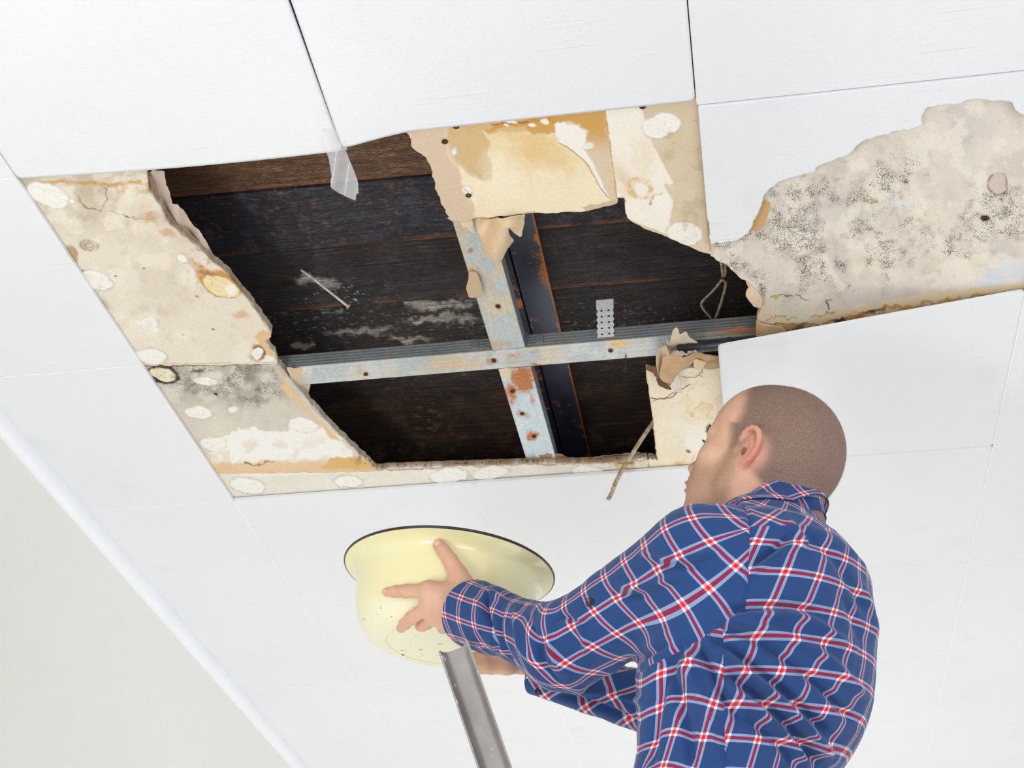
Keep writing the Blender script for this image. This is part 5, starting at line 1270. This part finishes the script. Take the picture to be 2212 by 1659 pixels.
def f_shirt(p):
    d = f_shirt0(p)
    # the left cuff end: flat cut and a hollow the wrist comes out of
    nearl = s_sph(p, CUFFL, .13) < 0
    d = np.where(nearl, smax(d, (p - CUFFL) @ nrm(axl - .55 * TOC), .004), d)
    d = np.where(nearl, smax(d, -s_cone(p, CUFFL - axl * .05, CUFFL + axl * .07, .040, .048), .004), d)
    nearr = s_sph(p, CUFFR, .13) < 0
    d = np.where(nearr, smax(d, (p - CUFFR) @ axr, .004), d)
    d = np.where(nearr, smax(d, -s_cone(p, CUFFR - axr * .05, CUFFR + axr * .05, .028, .031), .004), d)
    return smax(d, -(p[:, 2] - (C7[2] - .70)), .004)
slo = np.minimum.reduce([SHL - .12, CUFFL - .08, CUFFR - .08, ELL - .08, loc([.34, .25, -.71]), loc([.34, -.25, -.71])]); slo[2] = C7[2] - .71
shi = np.maximum.reduce([CUFFR + .08, ELR + .09, SHR + .10, loc([-.12, -.25, .06]), loc([-.12, .25, .06])])
Vs, Fs = grid_sdf(f_shirt, slo, shi, .0027)
Ns = grad(f_shirt, Vs)
print('shirt verts', len(Vs))
# garment coordinates: sleeve or body panel
SEAM_C = U(1594, 1200, 1.96); SEAM_N = nrm(-R[0] - .12 * R[1])
SEAMR_C = loc([.07, -.150, -.085]); SEAMR_N = nrm(nrm(ELR - SHR) + np.array([0, 0, 0.]) - PL * .9)
dSl = f_sleevel(Vs); dSr = f_sleever(Vs); dTor = loft(Vs, TS, .012, 2.25, zlo=-.80)
def cutplane(a, b):                      # vertical-ish cutting plane through two seam points and the viewer
    n_ = np.cross(U(*a, 1.9) - CAM, U(*b, 1.9) - CAM); return nrm(n_)
PL2 = cutplane((1594, 1328), (1392, 1446)); 
if (U(1400, 1300, 1.9) - CAM) @ PL2 < 0: PL2 = -PL2
PL3 = cutplane((1562, 1400), (1568, 1659))
if (U(1450, 1500, 1.9) - CAM) @ PL3 < 0: PL3 = -PL3
# pull vertices beside a seam onto the seam so that the pattern breaks along a clean line
pv_ = W2P(Vs)[1]
for c_, n_, near in ((SEAM_C, SEAM_N, dSl < dTor + .05), (CAM, PL2, (pv_ > 1300) & (pv_ < 1480)), (CAM, PL3, dTor < .004)):
    s_ = (Vs - c_) @ n_; m_ = near & (np.abs(s_) < .0013); Vs[m_] -= s_[m_, None] * n_
isL = ((Vs - SEAM_C) @ SEAM_N > -1e-5) & ((Vs - CAM) @ PL2 > -1e-5) & (dSl < dTor + .08) & (dSl < dSr)
isR = (((Vs - SEAMR_C) @ SEAMR_N > 0) & (dSr < dTor + .012) | (dSr < dTor - .012)) & ~isL
def sleeve_uv(p, S, E, W, roll):
    ax1 = nrm(E - S); ax2 = nrm(W - E); L1 = np.linalg.norm(E - S)
    t1 = (p - S) @ ax1; t2 = (p - E) @ ax2; bis = nrm(ax1 + ax2); s = (p - E) @ bis; k = sstep(-.04, .04, s); ch = ax1 @ bis; w = np.exp(-(s / .08) ** 2)
    v = (t1 * (1 - k) + (L1 + t2) * k) * (1 - w) + (L1 + s / ch) * w
    def ang(ax, O):
        x = nrm(np.cross(np.cross(ax, roll), ax)); y = np.cross(ax, x); q_ = p - O; return np.arctan2(q_ @ y, q_ @ x)
    a1 = ang(ax1, S); a2 = ang(ax2, E); dlt = (a2 - a1 + math.pi) % (2 * math.pi) - math.pi
    return (a1 + dlt * k) * .066, v
toC = nrm(CAM - ELL)
uL, vL = sleeve_uv(Vs, SHL, ELL, CUFFL, toC); vL = vL - uL * .34; uR = (Vs - ELR) @ nrm(np.cross(axr, toC)); vR = (Vs - ELR) @ axr; uR = uR * math.cos(.6) + vR * math.sin(.6); vR = vR * math.cos(.6) - uR * math.sin(.6)
ql = (Vs - C7) @ PM; o_ = TS[::-1]; cf = np.interp(ql[:, 2], o_[:, 0], o_[:, 1])
phi = np.arctan2(ql[:, 1], -(ql[:, 0] - cf)); uT = phi * .150 + .13 * ql[:, 2]; vT = ql[:, 2]
vT = vT + .02 * np.sin(phi)
# upper back: lines fan with the yoke
pu, pv, pd = W2P(Vs)
YOKE = sstep(0, 1, 0)
# folds: (points in the photograph, half width px, height mm) raised ridges; negative = groove. Real relief on the cloth.
FOLDS = [
 ([(1520, 1365), (1600, 1420), (1700, 1500), (1790, 1590)], 13, -7), ([(1545, 1395), (1640, 1470), (1730, 1550), (1800, 1640)], 12, 6),
 ([(1540, 1345), (1640, 1385), (1760, 1470), (1850, 1560)], 12, -6), ([(1560, 1340), (1660, 1360), (1780, 1420), (1870, 1510)], 13, 5),
 ([(1560, 1322), (1640, 1312), (1700, 1310), (1780, 1318)], 11, -6), ([(1570, 1335), (1650, 1328), (1740, 1338), (1840, 1400)], 12, 5),
 ([(1560, 1440), (1640, 1510), (1720, 1590), (1770, 1660)], 13, -8), ([(1575, 1485), (1660, 1545), (1730, 1625), (1750, 1665)], 14, 6),
 ([(1600, 1540), (1680, 1600), (1720, 1660)], 12, -5), 
 ([(1700, 1120), (1730, 1160), (1738, 1175), (1700, 1185), (1630, 1235), (1590, 1245)], 8, 4), ([(1716, 1150), (1680, 1180), (1620, 1222)], 7, -5),
 ([(1735, 1160), (1790, 1190), (1840, 1260), (1880, 1330)], 12, -3),
 ([(1500, 1370), (1470, 1400), (1430, 1470), (1410, 1560), (1400, 1660)], 14, -5), ([(1470, 1420), (1500, 1480), (1530, 1540), (1540, 1660)], 16, 6), ([(1440, 1440), (1470, 1520), (1490, 1600), (1490, 1660)], 14, -6),
 ([(1500, 1380), (1530, 1440), (1560, 1500), (1600, 1560)], 10, -7), ([(1470, 1385), (1500, 1430), (1540, 1470)], 8, 5),
 ([(1410, 1190), (1395, 1200), (1440, 1210), (1500, 1205), (1560, 1190)], 9, 4), ([(1400, 1215), (1450, 1222), (1520, 1222)], 9, -4),
 ([(1325, 1258), (1360, 1268), (1420, 1262), (1480, 1240)], 10, 4), ([(1310, 1275), (1350, 1288), (1400, 1285)], 8, -4),
 ([(1190, 1350), (1215, 1330), (1250, 1345), (1280, 1340)], 8, -4), ([(1170, 1370), (1165, 1410), (1180, 1450), (1210, 1475)], 9, -5), ([(1190, 1360), (1190, 1405), (1215, 1450)], 9, 5),
 ([(1240, 1330), (1260, 1370), (1265, 1420)], 9, 3), ([(1110, 1310), (1120, 1350), (1130, 1400), (1160, 1440)], 8, 4), ([(1085, 1310), (1075, 1350), (1085, 1400), (1110, 1440)], 8, -5),
 ([(1140, 1320), (1150, 1360), (1160, 1400)], 7, -3), ([(1340, 1445), (1400, 1410), (1450, 1385)], 9, -4), ([(1290, 1460), (1360, 1430)], 8, 3),
 ([(1040, 1275), (1075, 1290), (1095, 1300)], 6, 4), ([(1058, 1262), (1050, 1310), (1058, 1360), (1075, 1420)], 5, -5),
 ([(1015, 1285), (1040, 1320), (1030, 1370)], 6, 2), ([(1820, 1280), (1850, 1340), (1870, 1400)], 12, -3), ([(1850, 1250), (1880, 1310), (1895, 1390)], 9, 3),
 ([(1200, 1500), (1280, 1520), (1380, 1560)], 8, -4), ([(1230, 1490), (1320, 1500), (1400, 1520)], 8, 4),
]
disp = np.zeros(len(Vs)); facing = ((CAM - Vs) * Ns).sum(1) / np.linalg.norm(CAM - Vs, axis=1); fr = sstep(-.25, .25, facing)
for P_, w_, hgt in FOLDS:
    Pc = spline(P_, 6 * len(P_)); x0, y0 = Pc.min(0) - 3 * w_; x1, y1 = Pc.max(0) + 3 * w_
    m_ = (pu > x0) & (pu < x1) & (pv > y0) & (pv < y1) & (fr > 0); dd = sd_line(pu[m_], pv[m_], [tuple(a) for a in Pc])
    e0 = np.hypot(pu[m_] - Pc[0, 0], pv[m_] - Pc[0, 1]); e1 = np.hypot(pu[m_] - Pc[-1, 0], pv[m_] - Pc[-1, 1]); tp_ = sstep(0, 45, np.minimum(e0, e1) + 10)
    disp[m_] += hgt * .0021 * np.exp(-(dd / (w_ * .88)) ** 2) * fr[m_] * tp_
disp += .0045 * (fbm(uT / .05 + 3, (vT + .6 * np.abs(uT)) / .09, 4, 3) - .5) * (~isL & ~isR)
disp += .004 * (fbm(uL / .06, vL / .03, 8, 3) - .5) * isL + .004 * (fbm(uR / .06, vR / .03, 9, 3) - .5) * isR
# seams: armhole, yoke, side seam
dseam = np.abs((Vs - SEAM_C) @ SEAM_N); disp += np.where(dSl < dTor + .05, -.0022 * np.exp(-(dseam / .0025) ** 2) + .0012 * np.exp(-((dseam - .006) / .004) ** 2), 0)
s2 = np.abs((Vs - CAM) @ PL2); s3 = np.abs((Vs - CAM) @ PL3); low = sstep(1380, 1440, pv)
disp += np.where((dSl < dTor + .03) & ((Vs - SEAM_C) @ SEAM_N > 0) & (pv > 1300) & (pv < 1450), -.005 * np.exp(-(s2 / .006) ** 2), 0)
disp += np.where(~isL & ~isR, low * (-.0025 * np.exp(-(s3 / .0025) ** 2) + .0015 * np.exp(-((s3 - .007) / .004) ** 2)), 0)
Vd = Vs + Ns * disp[:, None]
def plaid_material():
    t = NT('plaid_cotton'); uv = t.N('ShaderNodeUVMap', uv_map='UVMap').outputs[0]; s_ = t.N('ShaderNodeSeparateXYZ'); t.L(uv, s_.inputs[0])
    def stripes(c, per):
        f = t.math('FRACT', t.math('DIVIDE', c, per)); d = t.math('ABSOLUTE', t.math('SUBTRACT', f, .5)); d = t.math('MULTIPLY', d, per)   # metres from the stripe centre
        core = t.math('LESS_THAN', d, .0021); band = t.math('MULTIPLY', t.math('LESS_THAN', d, .0052), t.math('SUBTRACT', 1.0, core)); return core, band
    c1, b1_ = stripes(s_.outputs[0], .041); c2, b2_ = stripes(s_.outputs[1], .040)
    blue = (38, 70, 124); maroon = (142, 40, 74); pale = (142, 158, 196); white = (238, 236, 240); redc = (206, 40, 56)
    anyc = t.math('MAXIMUM', c1, c2); anyb = t.math('MAXIMUM', b1_, b2_)
    c = t.mix(anyb, blue, pale); c = t.mix(anyc, c, maroon)
    c = t.mix(t.math('MULTIPLY', b1_, b2_), c, white)
    c = t.mix(t.math('MAXIMUM', t.math('MULTIPLY', c1, b2_), t.math('MULTIPLY', c2, b1_)), c, (226, 130, 140))
    c = t.mix(t.math('MULTIPLY', c1, c2), c, redc)
    wv = t.N('ShaderNodeMapping'); t.L(uv, wv.inputs[0]); wv.inputs['Scale'].default_value = (2400, 2400, 1)
    ck = t.N('ShaderNodeTexNoise'); t.L(wv.outputs[0], ck.inputs['Vector']); ck.inputs['Scale'].default_value = 1.0
    c = t.mix(.25, c, t.ramp(ck.outputs['Fac'], [(.3, .8), (.7, 1.2)]), 'MULTIPLY')
    t.set(Base_Color=c, Roughness=.85, Normal=t.bump(ck.outputs['Fac'], .12, .0004)); t.b.inputs['Specular IOR Level'].default_value = .25; t.b.inputs['Sheen Weight'].default_value = .15
    return t.m
PLAID = plaid_material()
def setuv(o, uc):
    l = o.data.uv_layers.new(name='UVMap'); l.data.foreach_set('uv', np.asarray(uc, np.float32).ravel())
cl = np.where(isL, 1, 0) + np.where(isR, 2, 0); vc = cl[Fs]; fcl = np.where((vc == 1).sum(1) >= 3, 1, np.where((vc == 2).sum(1) >= 2, 2, 0))
# yoke panel above a line across the shoulders keeps its own slant
yk = (vT > -.028 - .05 * np.clip(np.sin(phi), 0, 1)); vy = (yk[Fs].sum(1) >= 2) & (fcl == 0)
def corner(arr): return arr[Fs]
# sleeves are cut on the straight: rotate their pattern slightly
UT = corner(uT); 
# unwrap the seam of the angle
def unwrap(a, per):
    ref = a[:, :1]; return a - per * np.round((a - ref) / per)
UT = unwrap(UT, 2 * math.pi * .150); UL_ = unwrap(corner(uL), 2 * math.pi * .066); UR_ = corner(uR)
UCx = np.where((fcl == 1)[:, None], UL_, np.where((fcl == 2)[:, None], UR_, UT)); UCy = np.where((fcl == 1)[:, None], corner(vL), np.where((fcl == 2)[:, None], corner(vR), corner(vT)))
a_ = math.radians(28); yx = UT * math.cos(a_) + corner(vT) * math.sin(a_); yy = -UT * math.sin(a_) + corner(vT) * math.cos(a_)
UCx = np.where(vy[:, None], yx + .01, UCx); UCy = np.where(vy[:, None], yy, UCy)
frontp = (((Vs[Fs].mean(1) - CAM) @ PL3) > 0) & (fcl == 0)
UCx = np.where(frontp[:, None], UCx + .016, UCx); UCy = np.where(frontp[:, None], UCy + .014 - .10 * UCx + .006 * np.sin(UCx / .021), UCy)
shirt = mk('shirt', Vd, Fs, PLAID, smooth=True)
me = shirt.data; print('valid', len(me.polygons) == len(Fs))
if len(me.polygons) == len(Fs):
    lv_ = np.zeros(len(me.loops), int); me.loops.foreach_get('vertex_index', lv_)
    setuv(shirt, np.stack([UCx, UCy], -1).reshape(-1, 2))
adopt(shirt, person)

# collar: a stand and a folded leaf round the neck
def collar(name, rings, n, u0, uvs, th=.0018):
    """rings: list of (height, forward radius, lateral radius, forward shift) along the tilted neck axis"""
    V_ = []; UVg = []; m = len(rings); ang = np.linspace(u0, 2 * math.pi - u0, n)     # 0 = throat
    ta = math.radians(24)
    for j, (h_, rf, rl, sh_) in enumerate(rings):
        for k, a in enumerate(ang):
            x = math.cos(a) * (rf + .002) + sh_; y = math.sin(a) * (rl + .003); wob = .0022 * math.sin(3.1 * a + 1.3 * j)
            z = h_ - .0; xx = x * math.cos(ta) + z * math.sin(ta); zz = -x * math.sin(ta) + z * math.cos(ta) - .24 * y - .006
            V_.append(COLC + PM @ np.array([xx, y, zz + wob])); UVg.append((a * .075, uvs[j]))
    V_ = np.array(V_); rad_ = (V_ - COLC) - np.outer((V_ - COLC) @ PU, PU); rad_ /= np.linalg.norm(rad_, axis=1)[:, None]
    for _ in range(3):
        lift = np.where(np.repeat(np.arange(m), n) < 5, .002, .0045); dn = np.minimum(f_neck(V_), 1) - lift; V_ = V_ + rad_ * np.clip(-dn, 0, .012)[:, None]
        ds = f_shirt0(V_) - .003; lv = np.repeat(np.arange(m), n) >= 6; V_ = V_ + np.where(lv, np.clip(-ds, 0, .012), 0)[:, None] * (rad_ * .4 + PU * .9)
    F_ = []
    for j in range(m - 1):
        for k in range(n - 1): F_.append((j * n + k, j * n + k + 1, (j + 1) * n + k + 1, (j + 1) * n + k))
    F_ = np.array(F_); o = mk(name, V_, F_, PLAID, smooth=True); setuv(o, np.array(UVg)[F_].reshape(-1, 2))
    s = o.modifiers.new('s', 'SOLIDIFY'); s.thickness = th; s.offset = 0; adopt(o, shirt); o.parent = shirt; o.matrix_parent_inverse = (shirt.matrix_parent_inverse.inverted() @ Matrix.Identity(4)) if False else Matrix.Identity(4)
    return o
for t_ in np.linspace(0, 1, 60):
    COLC = NK0 * (1 - t_) + NK1 * t_
    if W2P(COLC)[1] > 1122: break
COLC = COLC - PF * .006
print('collar', W2P(COLC))
prof_c = [(-.030, .066, .068, 0), (.000, .062, .064, 0), (.018, .0600, .0620, -.001), (.032, .0590, .0610, -.001), (.0380, .0605, .0625, -.001), (.0375, .0645, .0665, -.001), (.030, .0680, .0705, -.002), (.016, .0715, .0745, -.002), (.002, .0745, .0785, -.003), (-.012, .0775, .0830, -.003)]
collar('collar', prof_c, 90, .32, [0, .018, .032, .044, .050, .055, .063, .078, .093, .106])
# buttons
bm_ = flat_mat('dark_button', (40, 34, 40), .25); rm_ = flat_mat('red_thread', (214, 40, 40), .6)
def on_shirt(u, v):
    for d_ in np.arange(1.75, 2.8, .003):
        if f_shirt(U(u, v, d_)[None])[0] < 0: return d_
    return 2.1
for (u, v) in [(1276, 1302), (1164, 1492)]:
    d_ = on_shirt(u, v); c_ = U(u, v, d_); n_ = grad(f_shirt, c_[None])[0]; n_ = nrm(n_ * .7 + nrm(CAM - c_) * .5); x_, y_, z_ = frame_from(n_); Mb = np.stack([x_, y_, z_], 1)
    V_, F_ = lathe([(.0003, .0016), (.0035, .0014), (.0048, .0026), (.0058, .0024), (.0062, .0012), (.0058, 0), (.0003, 0)], 24)
    b_ = mk('button', V_ @ Mb.T + c_ + n_ * .002, F_, bm_, smooth=True); adopt(b_, person); b_.parent = shirt; b_.matrix_parent_inverse = Matrix.Identity(4)
    V_, F_ = lathe([(.0003, .0030), (.0012, .0028), (.0016, .0012), (.0003, .001)], 10); t_ = mk('thread', V_ @ Mb.T + c_ + n_ * .002, F_, rm_, smooth=True); adopt(t_, person); t_.parent = shirt; t_.matrix_parent_inverse = Matrix.Identity(4)

# trousers and shoes: mostly below the picture, standing on a ladder rung
denim = flat_mat('dark_denim', (48, 56, 76), .85, nscale=300, namp=.15, bump=.2); shoem = flat_mat('brown_shoe', (74, 54, 42), .5)
RG = RUNGS[2]; hipc = loc([.225, 0, -.74])
def feet(s_): return RG + LAT / np.linalg.norm(LAT) * (-.085 * s_) + np.array([0, 0, .018])
def f_tr(p):
    d = loft(p, np.array([(-.62, .213, .150, .190), (-.72, .225, .146, .190), (-.82, .225, .135, .185), (-.88, .22, .11, .17)]), 0, 2.2)
    for s_ in (1, -1):
        an = feet(s_) + np.array([.02, 0, .09]); hp = hipc + PL * .09 * s_ - np.array([0, 0, .06]); kn = (an + hp) / 2 + PF * .05 + np.array([0, 0, .02])
        d = smin(d, smin(s_cone(p, hp, kn, .095, .068), s_cone(p, kn, an, .068, .052), .02), .03)
    return d
lo_ = np.minimum(hipc, RG) - .3; lo_[2] = RG[2]; hi_ = np.maximum(hipc, RG) + .3; hi_[2] = C7[2] - .58
Vt, Ft = grid_sdf(f_tr, lo_, hi_, .007)
o = mk('trousers', Vt, Ft, denim, smooth=True); adopt(o, person)
for s_ in (1, -1):
    f0 = feet(s_); 
    def f_sh(p): return smax(smin(s_ell(p, f0 + PF * .04 + np.array([0, 0, .035]), (.14, .048, .045), np.stack([PF, PL, PU], 1)), s_cone(p, f0 + np.array([.02, 0, .04]), f0 + np.array([.02, 0, .10]), .045, .042), .03), f0[2] - p[:, 2], .005)
    Vt, Ft = grid_sdf(f_sh, f0 - .2, f0 + .22, .005); o = mk('shoe', Vt, Ft, shoem, smooth=True); adopt(o, person)
